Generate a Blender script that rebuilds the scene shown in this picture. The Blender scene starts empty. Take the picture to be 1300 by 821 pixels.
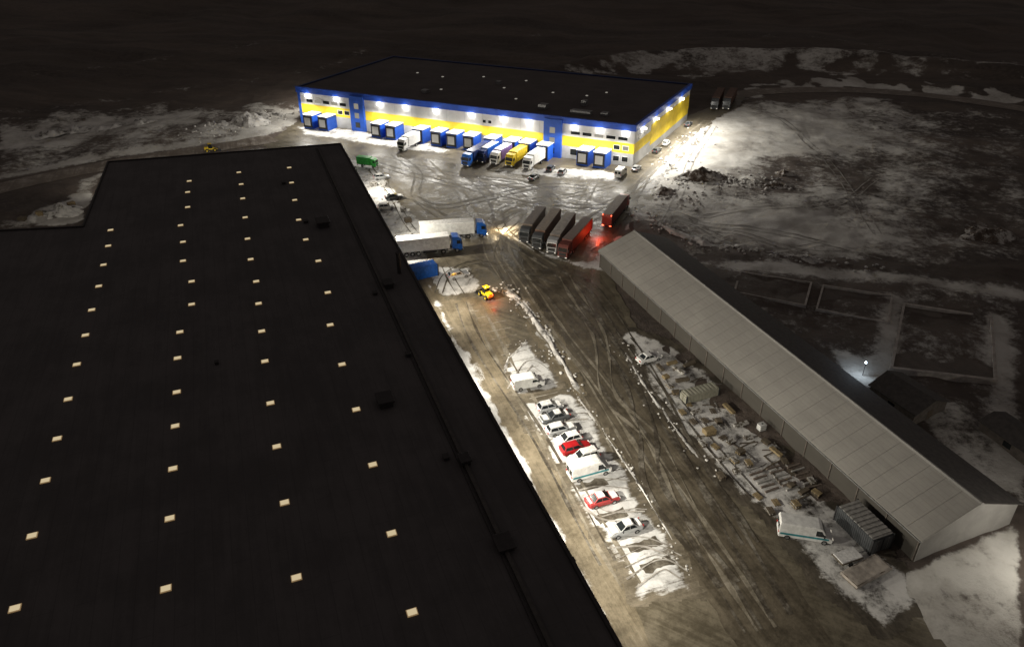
import bpy, bmesh, math, random
import numpy as np
from mathutils import Vector, Matrix, noise
from mathutils.geometry import tessellate_polygon
random.seed(7)
S = bpy.context.scene; COL = S.collection
PI = math.pi
# ------------------------------------------------------------------ camera geometry
FP = 950.0; CX, CY = 650.0, 365.5; H = 72.0; TH = math.atan(524.5/FP)
ST, CT = math.sin(TH), math.cos(TH)
def G(px, py, z=0.0):
    u = (px-CX)/FP; v = (py-CY)/FP
    k = (H-z)/(ST+v*CT)
    return Vector((u*k, k*(CT-v*ST), z))
def G2(px, py, z=0.0):
    p = G(px, py, z); return Vector((p.x, p.y))
cam = bpy.data.cameras.new('camera'); co = bpy.data.objects.new('camera', cam); COL.objects.link(co)
co.location = (0, 0, H); co.rotation_euler = (PI/2-TH, 0, 0)
cam.sensor_width = 36; cam.lens = FP/1300*36; cam.shift_y = -45.0/1300
cam.clip_end = 9000; cam.clip_start = .5
S.camera = co
S.view_settings.view_transform = 'Standard'
# ------------------------------------------------------------------ helpers
def link(o): COL.objects.link(o); return o
def thing(name, label, cat, loc=(0, 0, 0), rz=0.0, group=None):
    o = link(bpy.data.objects.new(name, None)); o.location = loc; o.rotation_euler = (0, 0, rz)
    o['label'] = label; o['category'] = cat
    if group: o['group'] = group
    return o
def inst(me, name, mat, parent=None, loc=None, label=None):
    o = link(bpy.data.objects.new(name, me))
    if not me.materials: me.materials.append(mat)
    o.material_slots[0].link = 'OBJECT'; o.material_slots[0].material = mat
    if parent: o.parent = parent
    if loc is not None: o.location = loc
    if label: o['label'] = label
    return o
def tag(o, label, cat, group=None):
    o['label'] = label; o['category'] = cat
    if group: o['group'] = group
    return o
class B:
    def __init__(s): s.bm = bmesh.new()
    def _add(s, bm, bev=0, seg=2):
        bmesh.ops.recalc_face_normals(bm, faces=bm.faces)
        if bev:
            bmesh.ops.bevel(bm, geom=list(bm.edges), offset=bev, segments=seg, affect='EDGES', profile=.5)
        me = bpy.data.meshes.new('t'); bm.to_mesh(me); bm.free(); s.bm.from_mesh(me); bpy.data.meshes.remove(me)
    def hexa(s, c, bev=0):
        bm = bmesh.new(); v = [bm.verts.new(p) for p in c]
        for f in ((0, 1, 2, 3), (4, 5, 6, 7), (0, 1, 5, 4), (1, 2, 6, 5), (2, 3, 7, 6), (3, 0, 4, 7)):
            bm.faces.new([v[i] for i in f])
        s._add(bm, bev); return s
    def box(s, x0, x1, y0, y1, z0, z1, bev=0):
        return s.hexa([(x0, y0, z0), (x1, y0, z0), (x1, y1, z0), (x0, y1, z0), (x0, y0, z1), (x1, y0, z1), (x1, y1, z1), (x0, y1, z1)], bev)
    def prism(s, prof, y0, y1, bev=0):
        bm = bmesh.new(); n = len(prof)
        a = [bm.verts.new((x, y0, z)) for x, z in prof]; b = [bm.verts.new((x, y1, z)) for x, z in prof]
        bm.faces.new(a); bm.faces.new(b)
        for i in range(n): bm.faces.new((a[i], a[(i+1) % n], b[(i+1) % n], b[i]))
        s._add(bm, bev); return s
    def prismz(s, prof, z0, z1):
        bm = bmesh.new(); n = len(prof)
        a = [bm.verts.new((x, y, z0)) for x, y in prof]; b = [bm.verts.new((x, y, z1)) for x, y in prof]
        bm.faces.new(a); bm.faces.new(b)
        for i in range(n): bm.faces.new((a[i], a[(i+1) % n], b[(i+1) % n], b[i]))
        s._add(bm); return s
    def loft(s, rings):
        bm = bmesh.new(); R = [[bm.verts.new(p) for p in r] for r in rings]; n = len(R[0])
        for a, b in zip(R[:-1], R[1:]):
            for i in range(n): bm.faces.new((a[i], a[(i+1) % n], b[(i+1) % n], b[i]))
        bm.faces.new(R[0]); bm.faces.new(R[-1]); s._add(bm); return s
    def cyl(s, c, r, h, axis='z', seg=16, r2=None):
        bm = bmesh.new()
        bmesh.ops.create_cone(bm, cap_ends=True, segments=seg, radius1=r, radius2=r if r2 is None else r2, depth=h)
        if axis == 'y': bmesh.ops.rotate(bm, verts=bm.verts, matrix=Matrix.Rotation(PI/2, 3, 'X'))
        if axis == 'x': bmesh.ops.rotate(bm, verts=bm.verts, matrix=Matrix.Rotation(PI/2, 3, 'Y'))
        bmesh.ops.translate(bm, verts=bm.verts, vec=c); s._add(bm); return s
    def poly(s, pts):
        s.bm.faces.new([s.bm.verts.new(p) for p in pts]); return s
    def mesh(s, name='m', smooth=False):
        me = bpy.data.meshes.new(name); s.bm.to_mesh(me); s.bm.free()
        if smooth:
            for p in me.polygons: p.use_smooth = True
        return me
CACHE = {}
def cached(key, fn):
    if key not in CACHE: CACHE[key] = fn()
    return CACHE[key]
# ------------------------------------------------------------------ materials
def newmat(name):
    m = bpy.data.materials.new(name); m.use_nodes = True
    nt = m.node_tree; bs = nt.nodes['Principled BSDF']; return m, nt, bs
def nd(nt, t, **kw):
    n = nt.nodes.new(t)
    for k, v in kw.items(): setattr(n, k, v)
    return n
def mixc(nt, fac, a, b):
    n = nd(nt, 'ShaderNodeMix', data_type='RGBA')
    for i, v in ((0, fac), (6, a), (7, b)):
        if hasattr(v, 'is_output'): nt.links.new(v, n.inputs[i])
        else: n.inputs[i].default_value = v if i == 0 else (*v, 1)
    return n.outputs[2]
def math_(nt, op, a, b=None, clamp=False):
    n = nd(nt, 'ShaderNodeMath', operation=op); n.use_clamp = clamp
    for i, v in ((0, a), (1, b)):
        if v is None: continue
        if hasattr(v, 'is_output'): nt.links.new(v, n.inputs[i])
        else: n.inputs[i].default_value = v
    return n.outputs[0]
def noise_(nt, scale, detail=4, rough=.6, rot=0, sc=(1, 1, 1), coord='Object', dist=0):
    tc = nd(nt, 'ShaderNodeTexCoord'); mp = nd(nt, 'ShaderNodeMapping')
    nt.links.new(tc.outputs[coord], mp.inputs[0])
    mp.inputs['Rotation'].default_value = (0, 0, rot)
    if sc != (1, 1, 1):
        mp2 = nd(nt, 'ShaderNodeMapping'); mp2.inputs['Scale'].default_value = sc
        nt.links.new(mp.outputs[0], mp2.inputs[0]); mp = mp2
    n = nd(nt, 'ShaderNodeTexNoise'); n.inputs['Scale'].default_value = scale
    n.inputs['Detail'].default_value = detail; n.inputs['Roughness'].default_value = rough
    n.inputs['Distortion'].default_value = dist
    nt.links.new(mp.outputs[0], n.inputs['Vector']); return n.outputs[0]
def mrange(nt, v, a, b, c=0., d=1.):
    n = nd(nt, 'ShaderNodeMapRange'); n.interpolation_type = 'SMOOTHSTEP'
    nt.links.new(v, n.inputs[0])
    for i, x in enumerate((a, b, c, d)): n.inputs[i+1].default_value = x
    return n.outputs[0]
def bump(nt, bs, h, strength=.3, dist=.1):
    b = nd(nt, 'ShaderNodeBump'); b.inputs['Strength'].default_value = strength; b.inputs['Distance'].default_value = dist
    nt.links.new(h, b.inputs['Height']); nt.links.new(b.outputs[0], bs.inputs['Normal'])
def mat(name, c, rough=.5, metal=0., var=.25, scale=1.5, coord='Object', c2=None):
    m, nt, bs = newmat(name)
    n = noise_(nt, scale, 4, .65, coord=coord)
    f = mrange(nt, n, .35, .65) if c2 is None else mrange(nt, n, .44, .56)
    nt.links.new(mixc(nt, f, tuple(x*(1-var) for x in c), c2 or tuple(min(1, x*(1+var*.5)) for x in c)), bs.inputs['Base Color'])
    bs.inputs['Roughness'].default_value = rough; bs.inputs['Metallic'].default_value = metal
    return m
def emis(name, c, s, base=(.5, .5, .5)):
    m, nt, bs = newmat(name); bs.inputs['Base Color'].default_value = (*base, 1)
    bs.inputs['Emission Color'].default_value = (*c, 1); bs.inputs['Emission Strength'].default_value = s
    n = noise_(nt, 3.0, 2); nt.links.new(mrange(nt, n, .2, .8, .35, .65), bs.inputs['Roughness'])
    return m
RA = math.radians(110.6)      # road direction (angle of the long axis)
PA = math.radians(20.6)       # bay direction
def surf(name, a0, a1, snow, cover, ang=RA, streak=.5, ra=(.45, .75), rs=.8, sscale=1.0, soft=.05, stretch=.04, edge=False):
    """asphalt under partial snow; snow streaks follow the driving direction; snow thins out towards the rim of a patch"""
    m, nt, bs = newmat(name)
    fine = noise_(nt, 1.6*sscale, 6, .75); st = noise_(nt, .9*sscale, 5, .72, rot=-ang, sc=(stretch, 1, 1), dist=.15)
    mid = noise_(nt, .25*sscale, 5, .68)
    s = math_(nt, 'ADD', math_(nt, 'MULTIPLY', st, streak), math_(nt, 'MULTIPLY', mid, (1-streak)*.65))
    s = math_(nt, 'ADD', s, math_(nt, 'MULTIPLY', fine, (1-streak)*.35))
    if edge:
        at = nd(nt, 'ShaderNodeAttribute', attribute_name='edge')
        s = math_(nt, 'ADD', s, math_(nt, 'MULTIPLY', math_(nt, 'SUBTRACT', at.outputs['Fac'], 1.0), .34))
    t = .5+(.5-cover)*.5
    f = mrange(nt, s, t-soft, t+soft)
    fa = mrange(nt, math_(nt, 'ADD', math_(nt, 'MULTIPLY', st, .35), math_(nt, 'ADD', math_(nt, 'MULTIPLY', mid, .4), math_(nt, 'MULTIPLY', fine, .25))), .40, .60)
    asp = mixc(nt, fa, a0, a1)
    sn = mixc(nt, mrange(nt, mid, .38, .62), tuple(x*.68 for x in snow), snow)
    nt.links.new(mixc(nt, f, asp, sn), bs.inputs['Base Color'])
    r = nd(nt, 'ShaderNodeMix'); nt.links.new(f, r.inputs[0])
    nt.links.new(mrange(nt, fa, 0, 1, ra[0], ra[1]), r.inputs[2]); r.inputs[3].default_value = rs
    nt.links.new(r.outputs[0], bs.inputs['Roughness'])
    bs.inputs['Specular IOR Level'].default_value = .3
    bump(nt, bs, math_(nt, 'ADD', fine, math_(nt, 'MULTIPLY', f, .6)), .5, .12)
    return m
SNOW = (.68, .672, .66)
YA = (.078, .066, .046), (.180, .155, .112)
LA = (.105, .086, .057), (.225, .188, .130)
M = dict(
    yard=surf('yard_asphalt', *YA, (.38, .355, .30), .25, ang=math.radians(150), streak=.4, ra=(.30, .62)),
    road=surf('road_asphalt', (.052, .043, .030), (.138, .115, .081), (.34, .31, .25), .2, streak=.55, ra=(.40, .72), stretch=.02, soft=.08),
    lane=surf('lane_asphalt', *LA, (.40, .37, .31), .24, streak=.5, ra=(.42, .72), stretch=.025, soft=.08),
    snowp=surf('parking_snow', (.085, .071, .05), (.19, .162, .12), SNOW, .69, ang=PA, streak=.5, sscale=1.3, stretch=.1, edge=True, soft=.07),
    snowd=surf('trampled_snow', *YA, SNOW, .65, ang=math.radians(75), streak=.3, stretch=.12, edge=True, soft=.07),
    snowy=surf('storage_snow', (.05, .042, .032), (.13, .11, .083), (.74, .725, .70), .63, streak=.15, stretch=.2, sscale=1.3, edge=True, soft=.07),
    snowf=surf('strip_snow', *LA, SNOW, .62, streak=.35, stretch=.06, edge=True, soft=.07),
    bank=surf('bank_snow', (.06, .05, .04), (.16, .14, .115), (.62, .60, .57), .62, streak=.1, sscale=1.4),
    slush=surf('slush_track', (.10, .084, .06), (.185, .158, .115), (.31, .28, .225), .45, streak=.1, sscale=1.0, soft=.16),
    bare=surf('bare_track', (.045, .037, .027), (.11, .092, .068), (.28, .26, .22), .34, streak=.1, soft=.14),
    rut=surf('snow_rut', (.14, .122, .098), (.27, .245, .21), (.46, .44, .41), .5, streak=.1, soft=.16),
    track=surf('dirt_road', (.13, .104, .081), (.23, .19, .155), (.45, .42, .385), .34, streak=.3, soft=.12),
    dirt=surf('mound_soil', (.055, .038, .027), (.125, .09, .065), (.5, .48, .45), .46, streak=.1, sscale=1.6),
    plot=surf('plot_soil', (.09, .075, .064), (.17, .145, .125), (.34, .32, .30), .22, streak=.2),
    white=mat('white_paint', (.74, .74, .72), .45, var=.16), grey=mat('grey_panel', (.42, .42, .415), .5, var=.12, scale=.4),
    lgrey=mat('pale_grey_panel', (.62, .62, .61), .6, var=.10, scale=.3), yellow=mat('yellow_panel', (.80, .59, .03), .6, var=.1, scale=.4),
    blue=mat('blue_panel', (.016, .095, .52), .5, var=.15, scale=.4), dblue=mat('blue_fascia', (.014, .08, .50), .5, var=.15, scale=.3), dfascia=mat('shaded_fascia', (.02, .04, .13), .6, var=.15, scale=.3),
    black=mat('black_plastic', (.018, .018, .018), .6), rubber=mat('rubber_tyre', (.02, .02, .02), .85), rim=mat('alloy_rim', (.38, .38, .38), .35, .8),
    glass=mat('dark_glass', (.015, .018, .02), .12, var=.1), snow=mat('snow_cover', SNOW, .8, var=.2, scale=2.5),
    red=mat('red_paint', (.38, .012, .015), .3, var=.12), frosted=mat('faded_red_paint', (.42, .05, .05), .5, var=.12, scale=2.2), dred=mat('dark_red_tarp', (.13, .032, .024), .6), silver=mat('silver_paint', (.46, .47, .48), .3, .3, var=.1),
    dgrey=mat('dark_grey_paint', (.08, .085, .09), .35, var=.15), truckblue=mat('blue_truck_paint', (.012, .12, .52), .4), navy=mat('navy_paint', (.012, .03, .13), .4),
    green=mat('green_paint', (.05, .46, .07), .4), tyellow=mat('yellow_truck_paint', (.78, .56, .02), .45), tan=mat('grey_tan_tarp', (.26, .205, .155), .7), brown=mat('brown_tarp', (.15, .085, .06), .7), paletop=mat('pale_trailer_top', (.36, .32, .28), .75, var=.3, scale=.8),
    greytarp=mat('grey_tarp', (.18, .145, .12), .7), purple=mat('violet_tarp', (.16, .10, .36), .5), wood=mat('pale_wood', (.27, .205, .11), .8, scale=3), oldwood=mat('weathered_wood', (.125, .10, .07), .85, scale=3),
    dusted=mat('snow_dusted_wood', (.12, .098, .07), .85, scale=2.2, c2=(.46, .445, .42)),
    conc=mat('concrete', (.34, .33, .31), .85, scale=2), steel=mat('galvanised_steel', (.3, .3, .3), .5, .5), teal=mat('teal_stripe', (.03, .24, .28), .4), chassis=mat('chassis_steel', (.03, .03, .032), .6),
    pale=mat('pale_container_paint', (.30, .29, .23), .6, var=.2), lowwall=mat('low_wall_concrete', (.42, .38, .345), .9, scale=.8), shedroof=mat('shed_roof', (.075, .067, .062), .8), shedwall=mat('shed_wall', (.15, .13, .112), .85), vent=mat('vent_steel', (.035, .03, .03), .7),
    gable=mat('gable_sheet', (.29, .28, .262), .7, var=.12, scale=.35), rib=mat('hall_rib', (.33, .316, .29), .7, var=.1),
    head=emis('headlamp_glass', (1, .9, .7), .4, (.7, .7, .7)), headon=emis('lit_headlamp', (1, .85, .55), 40), tail=emis('tail_lamp', (1, .02, .01), .15, (.3, .01, .01)),
    tailon=emis('lit_tail_lamp', (1, .06, .02), 14), beacon=emis('amber_beacon', (1, .45, .03), 30), lamp=emis('flood_lamp_glass', (1, .97, .92), 45), bulb=emis('bluish_bulb', (.65, .82, 1), 8),
    sky_top=emis('skylight_glow', (1, .81, .48), .55), sky_side=emis('skylight_kerb', (1, .62, .24), .17), farlight=emis('roof_lamp', (1, .93, .8), .22), winlit=emis('lit_window', (1, .93, .75), .25, (.03, .03, .03)),
)
# membrane roofs
def roofmat(name, c, seam, seg, rot, amp=.2, lo=.4, hi=.62, mortar=.05):
    m, nt, bs = newmat(name)
    n = noise_(nt, .12, 6, .65); n2 = noise_(nt, .8, 5, .7, rot=-rot, sc=(.12, 1, 1))
    tc = nd(nt, 'ShaderNodeTexCoord'); mp = nd(nt, 'ShaderNodeMapping'); mp.inputs['Rotation'].default_value = (0, 0, -rot)
    nt.links.new(tc.outputs['Object'], mp.inputs[0])
    br = nd(nt, 'ShaderNodeTexBrick'); br.offset = .5; nt.links.new(mp.outputs[0], br.inputs['Vector'])
    br.inputs['Scale'].default_value = 1; br.inputs['Brick Width'].default_value = seg[0]; br.inputs['Row Height'].default_value = seg[1]; br.inputs['Mortar Size'].default_value = mortar
    f = mrange(nt, math_(nt, 'ADD', math_(nt, 'MULTIPLY', n, .6), math_(nt, 'MULTIPLY', n2, .4)), lo, hi)
    c1 = mixc(nt, f, tuple(x*(1-amp) for x in c), tuple(x*(1+amp*.6) for x in c))
    nt.links.new(mixc(nt, math_(nt, 'MULTIPLY', br.outputs['Fac'], seam), c1, tuple(x*.4 for x in c)), bs.inputs['Base Color'])
    bs.inputs['Roughness'].default_value = .8; bump(nt, bs, n2, .15, .05); return m
M['roofL'] = roofmat('dark_membrane_roof', (.088, .079, .080), .3, (12, 1.8), RA)
M['roofF'] = roofmat('far_membrane_roof', (.095, .079, .076), .3, (12, 2), math.radians(-22))
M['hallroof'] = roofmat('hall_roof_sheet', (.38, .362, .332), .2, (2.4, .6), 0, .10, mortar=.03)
M['hallwall'] = roofmat('hall_wall_sheet', (.08, .072, .06), .3, (30, 2.4), 0, .15)
# ground
def groundmat():
    m, nt, bs = newmat('snowy_ground')
    at = nd(nt, 'ShaderNodeAttribute', attribute_name='snow')
    n1 = noise_(nt, .09, 6, .68); n2 = noise_(nt, .55, 8, .76); n3 = noise_(nt, .03, 7, .72, rot=math.radians(10), sc=(.35, 1.6, 1), dist=.4)
    s = math_(nt, 'ADD', math_(nt, 'MULTIPLY', n1, .38), math_(nt, 'MULTIPLY', n2, .48))
    s = math_(nt, 'ADD', s, math_(nt, 'MULTIPLY', n3, .14))
    s = math_(nt, 'ADD', s, math_(nt, 'MULTIPLY', math_(nt, 'SUBTRACT', at.outputs['Fac'], .5), .62))
    f = mrange(nt, s, .455, .61)
    d = mixc(nt, mrange(nt, n3, .35, .65), (.045, .034, .028), (.14, .108, .088))
    d = mixc(nt, mrange(nt, n2, .38, .66), d, (.09, .07, .058))
    sn = mixc(nt, mrange(nt, n1, .36, .64), (.42, .395, .36), (.64, .62, .58))
    nt.links.new(mixc(nt, f, d, sn), bs.inputs['Base Color']); bs.inputs['Roughness'].default_value = .85
    bump(nt, bs, math_(nt, 'ADD', n2, math_(nt, 'MULTIPLY', f, .25)), .6, .7); return m
M['ground'] = groundmat()
# ------------------------------------------------------------------ numpy polygon tools
def segd(X, Y, x0, y0, x1, y1):
    dx, dy = x1-x0, y1-y0; L = dx*dx+dy*dy+1e-9
    t = np.clip(((X-x0)*dx+(Y-y0)*dy)/L, 0, 1)
    return np.hypot(X-x0-t*dx, Y-y0-t*dy)
def sdist(X, Y, poly):
    poly = np.asarray(poly, float); n = len(poly); ins = np.zeros(X.shape, bool); d = np.full(X.shape, 1e9)
    for i in range(n):
        x0, y0 = poly[i]; x1, y1 = poly[(i+1) % n]
        c = ((y0 > Y) != (y1 > Y))
        xi = (x1-x0)*(Y-y0)/((y1-y0) if y1 != y0 else 1e-9)+x0
        ins ^= c & (X < xi)
        d = np.minimum(d, segd(X, Y, x0, y0, x1, y1))
    return np.where(ins, d, -d)
def pline(X, Y, pts):
    d = np.full(X.shape, 1e9)
    for a, b in zip(pts[:-1], pts[1:]): d = np.minimum(d, segd(X, Y, a[0], a[1], b[0], b[1]))
    return d
def W2(poly): return [tuple(G2(*p)) for p in poly]
def smooth(pts, n=8):
    P = [Vector(p) for p in pts]; P = [P[0]*2-P[1]]+P+[P[-1]*2-P[-2]]; out = []
    for i in range(1, len(P)-2):
        a, b, c, d = P[i-1:i+3]
        for k in range(n):
            t = k/n; out.append(.5*((2*b)+(c-a)*t+(2*a-5*b+4*c-d)*t*t+(3*b-a-3*c+d)*t**3))
    out.append(P[-2]); return out
YARD_PX = [(332, 186), (372, 158), (385, 150), (600, 160), (803, 175), (868, 150), (905, 134), (925, 118), (950, 118), (938, 134), (905, 152), (868, 185), (838, 215), (815, 250), (800, 268), (775, 300), (752, 318), (775, 350), (812, 420), (860, 480), (905, 540), (985, 600), (1060, 680), (1150, 760), (1240, 860), (1000, 900), (700, 900), (600, 560), (520, 420), (430, 260), (405, 200)]
YARD = W2(YARD_PX)
# ------------------------------------------------------------------ ground sheet
def axis(a, b, step, lo, hi):
    core = list(np.arange(a, b+.01, step)); l = a; r = b; st = step
    out_l, out_r = [], []
    while l > lo: st *= 1.10; l -= st; out_l.append(l)
    st = step
    while r < hi: st *= 1.08; r += st; out_r.append(r)
    return np.array(out_l[::-1]+core+out_r)
ax = axis(-150, 200, 1.0, -4000, 4000); ay = axis(60, 340, 1.0, -1500, 6000)
X, Y = np.meshgrid(ax, ay)
def vnoise(X, Y, scale, seed):
    r = np.random.RandomState(seed); T = r.rand(256, 256)
    x = X/scale; y = Y/scale; i = np.floor(x).astype(int); j = np.floor(y).astype(int); fx = x-i; fy = y-j
    fx = fx*fx*(3-2*fx); fy = fy*fy*(3-2*fy)
    g = lambda a, b: T[a % 256, b % 256]
    return (g(i, j)*(1-fx)+g(i+1, j)*fx)*(1-fy)+(g(i, j+1)*(1-fx)+g(i+1, j+1)*fx)*fy
dy_ = sdist(X, Y, YARD)
out = np.clip(-dy_, 0, 1e9)
# where snow lies in the photograph, looked up per ground vertex; the right-hand fade also carries light falloff
zc = Y*CT+H*ST
front = zc > 5
zcs = np.where(front, zc, 5)
PX = CX+FP*X/zcs; PY = CY+FP*(H*CT-Y*ST)/zcs
a1 = np.clip(out/6, 0, 1); far = np.clip((np.hypot(X-20, Y-190)-130)/160, 0, 1)
Z = -.05+a1*(.40*(vnoise(X, Y, 3.6, 1)+.6*vnoise(X, Y, 1.9, 2))+1.2*vnoise(X, Y, 11, 4)*np.clip(out/25, 0, 1)-.25)
Z += far*(9*vnoise(X, Y, 70, 5)+4*vnoise(X, Y, 28, 6)+1.5*vnoise(X, Y, 9, 7)-5)
# graded roads are cut level into the terrain
ROADR = smooth(W2([(925, 126), (952, 118), (1010, 115), (1080, 115), (1180, 122), (1300, 139), (1420, 160)]), 8)
ROADL = smooth(W2([(-80, 262), (0, 240), (60, 226), (130, 212), (230, 195), (335, 178), (362, 170)]), 8)
for rd, hw in ((ROADR, 5), (ROADL, 5)):
    k = np.clip((pline(X, Y, [tuple(p) for p in rd])-hw)/8, 0, 1); Z = Z*k+(1-k)*np.clip(Z, -.1, .25)*.4
Z = np.where(dy_ > 0, -.06, Z)
# long raised embankment behind the yard (upper right)
bl = [tuple(v) for v in smooth(W2([(700, 102), (760, 88), (870, 80), (1010, 82), (1180, 94), (1300, 106)]), 6)]
d_b = pline(X, Y, bl); Z += 4.5*np.exp(-(d_b/9)**2)*front*np.clip(out/8, 0, 1)*(.8+.4*vnoise(X, Y, 22, 31))
sn = np.full(X.shape, .19)
wob = 14*(vnoise(X, Y, 9, 21)-.5)+9*(vnoise(X, Y, 3.5, 22)-.5)
def patch(poly, w, fe=14):
    global sn
    m = np.clip(.5+(sdist(PX, PY, poly)+wob)/fe, 0, 1)*front; m = m*m*(3-2*m); sn = sn*(1-m)+w*m
patch([(0, 60), (1300, 20), (1300, 140), (950, 110), (480, 75), (0, 150)], .26, 40)
patch([(0, 155), (130, 140), (240, 137), (375, 132), (380, 158), (330, 185), (140, 205), (100, 290), (0, 295)], .52, 14)
patch([(0, 222), (120, 200), (330, 170), (334, 190), (200, 208), (130, 222), (108, 262), (0, 285)], .34, 10)
patch([(0, 168), (120, 152), (240, 146), (250, 160), (120, 172), (0, 192)], .70, 12)
patch([(20, 290), (60, 265), (112, 250), (112, 285)], .85, 10)
patch([(255, 170), (330, 145), (375, 142), (372, 158), (330, 172)], .85, 10)
patch([(862, 172), (905, 150), (945, 124), (1110, 130), (1300, 160), (1300, 330), (1130, 334), (990, 332), (880, 312), (800, 268), (830, 225)], .60, 20)
patch([(846, 190), (905, 150), (945, 140), (950, 180), (925, 215), (870, 275), (806, 264), (830, 225)], 1.0, 22)
patch([(930, 150), (1070, 146), (1090, 190), (1000, 205), (940, 200)], .78, 24)
patch([(880, 262), (1040, 270), (1090, 312), (950, 314)], .78, 24)
patch([(1190, 100), (1300, 150), (1300, 345), (1170, 345)], .44, 100)  # fade to the right: dirt, plus the lamps' falloff put into the ground colour
patch([(960, 205), (1120, 200), (1110, 245), (960, 245)], .46, 24)
patch([(800, 290), (900, 318), (1110, 345), (1300, 360), (1300, 640), (1250, 600), (1000, 440)], .42, 24)
patch([(1150, 500), (1260, 540), (1290, 600), (1270, 640), (1200, 580)], .60)
patch([(1055, 448), (1120, 455), (1125, 485), (1085, 495)], .75)
patch([(1150, 730), (1200, 700), (1300, 650), (1300, 900), (1150, 900)], .68)
patch([(720, 100), (790, 84), (870, 74), (1010, 74), (1180, 86), (1300, 98), (1300, 108), (1180, 98), (1015, 92), (870, 94)], .58, 9)
patch([(948, 112), (1080, 105), (1300, 126), (1300, 132), (1080, 111), (952, 118)], .74, 5)
def line(tr, amp, wd, pair=True):
    global sn
    w = [tuple(v) for v in smooth(W2(tr), 6)]
    for o in ((-1, 1) if pair else (0,)):
        d = pline(X, Y, [(p[0]+o*.9, p[1]+o*.35) for p in w]); sn += amp*np.exp(-(d/wd)**2)*front
for tr, a, wd in (([(0, 150), (200, 118), (400, 92), (470, 68)], .20, 5), ([(0, 110), (220, 80), (420, 52), (560, 40)], .14, 6), ([(420, 20), (640, 48), (900, 50), (1300, 84)], .12, 8),
                  ([(420, 35), (520, 55), (700, 66)], -.22, 9), ([(0, 226), (130, 201), (330, 172)], .4, 2.4), ([(105, 262), (130, 224), (330, 190)], .3, 2), ([(930, 340), (1100, 352), (1300, 380)], .3, 2.5), ([(1135, 384), (1120, 470)], .3, 2), ([(1265, 410), (1275, 520), (1290, 640)], .3, 2)): line(tr, a, wd, False)
sn = np.where(front, sn, .1)
ny, nx = X.shape
V = np.stack([X, Y, Z], -1).reshape(-1, 3)
idx = np.arange(nx*ny).reshape(ny, nx)
F = np.stack([idx[:-1, :-1], idx[:-1, 1:], idx[1:, 1:], idx[1:, :-1]], -1).reshape(-1, 4)
def npmesh(name, V, F, attr=None, val=None, smooth_=True):
    me = bpy.data.meshes.new(name); me.vertices.add(len(V)); me.vertices.foreach_set('co', V.astype(np.float32).ravel())
    me.loops.add(F.size); me.loops.foreach_set('vertex_index', F.astype(np.int32).ravel()); me.polygons.add(len(F)); me.polygons.foreach_set('loop_start', np.arange(0, F.size, 4, dtype=np.int32))
    me.update(calc_edges=True)
    if attr:
        at = me.attributes.new(attr, 'FLOAT', 'POINT'); at.data.foreach_set('value', val.ravel().astype(np.float32))
    me.polygons.foreach_set('use_smooth', np.full(len(F), smooth_)); return me
g = inst(npmesh('ground', V, F, 'snow', sn), 'ground', M['ground']); g['kind'] = 'structure'
def gz(x, y):
    i = int(np.clip(np.searchsorted(ax, x)-1, 0, nx-2)); j = int(np.clip(np.searchsorted(ay, y)-1, 0, ny-2))
    u = (x-ax[i])/(ax[i+1]-ax[i]); v = (y-ay[j])/(ay[j+1]-ay[j])
    return float((Z[j, i]*(1-u)+Z[j, i+1]*u)*(1-v)+(Z[j+1, i]*(1-u)+Z[j+1, i+1]*u)*v)
def roadstrip(name, P, hw, m):
    L = [P[0]]
    for a, b in zip(P[:-1], P[1:]):
        n = max(1, int((b-a).length/1.0)); L += [a.lerp(b, (k+1)/n) for k in range(n)]
    vs = []; fs = []; K = 11
    for i, p in enumerate(L):
        d = (L[min(i+1, len(L)-1)]-L[max(i-1, 0)]).normalized(); n = Vector((-d.y, d.x)); ww = hw*(1+.25*noise.noise((p.x*.08, p.y*.08, 2)))
        for j in range(K):
            q = p+n*ww*(-1+2*j/(K-1)); vs.append((q.x, q.y, gz(q.x, q.y)+.10))
        if i: fs += [((i-1)*K+j, (i-1)*K+j+1, i*K+j+1, i*K+j) for j in range(K-1)]
    me = bpy.data.meshes.new(name); me.from_pydata(vs, [], fs)
    bm = bmesh.new(); bm.from_mesh(me)
    for f in bm.faces:
        if f.normal.z < 0: f.normal_flip()
        f.smooth = True
    bm.to_mesh(me); bm.free(); o = inst(me, name, m); o['kind'] = 'structure'
roadstrip('dirt_road', ROADR[4:], 4.0, M['track']); roadstrip('dirt_road', ROADL[:-6], 4.2, M['track'])
# ------------------------------------------------------------------ sheets
def sheet(name, pts, z, m, jit=.5, step=1.2, sc=.35, px=True):
    P = W2(pts) if px else pts
    out = []
    for i in range(len(P)):
        a = Vector(P[i]); b = Vector(P[(i+1) % len(P)]); n = max(1, int((b-a).length/step)); nn = Vector((-(b-a).y, (b-a).x)).normalized()
        for k in range(n):
            p = a+(b-a)*k/n; j = noise.noise((p.x*sc, p.y*sc, z*50))*jit+noise.noise((p.x*sc*3, p.y*sc*3, 4))*jit*.6
            out.append(p+nn*j)
    v3 = [Vector((p.x, p.y, 0)) for p in out]
    tri = tessellate_polygon([v3])
    me = bpy.data.meshes.new(name); me.from_pydata([(p.x, p.y, z) for p in out], [], [list(t) for t in tri])
    bm = bmesh.new(); bm.from_mesh(me)
    for f in bm.faces:
        if f.normal.z < 0: f.normal_flip()
    bm.to_mesh(me); bm.free()
    o = inst(me, name, m); o['kind'] = 'structure'; return o
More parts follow.
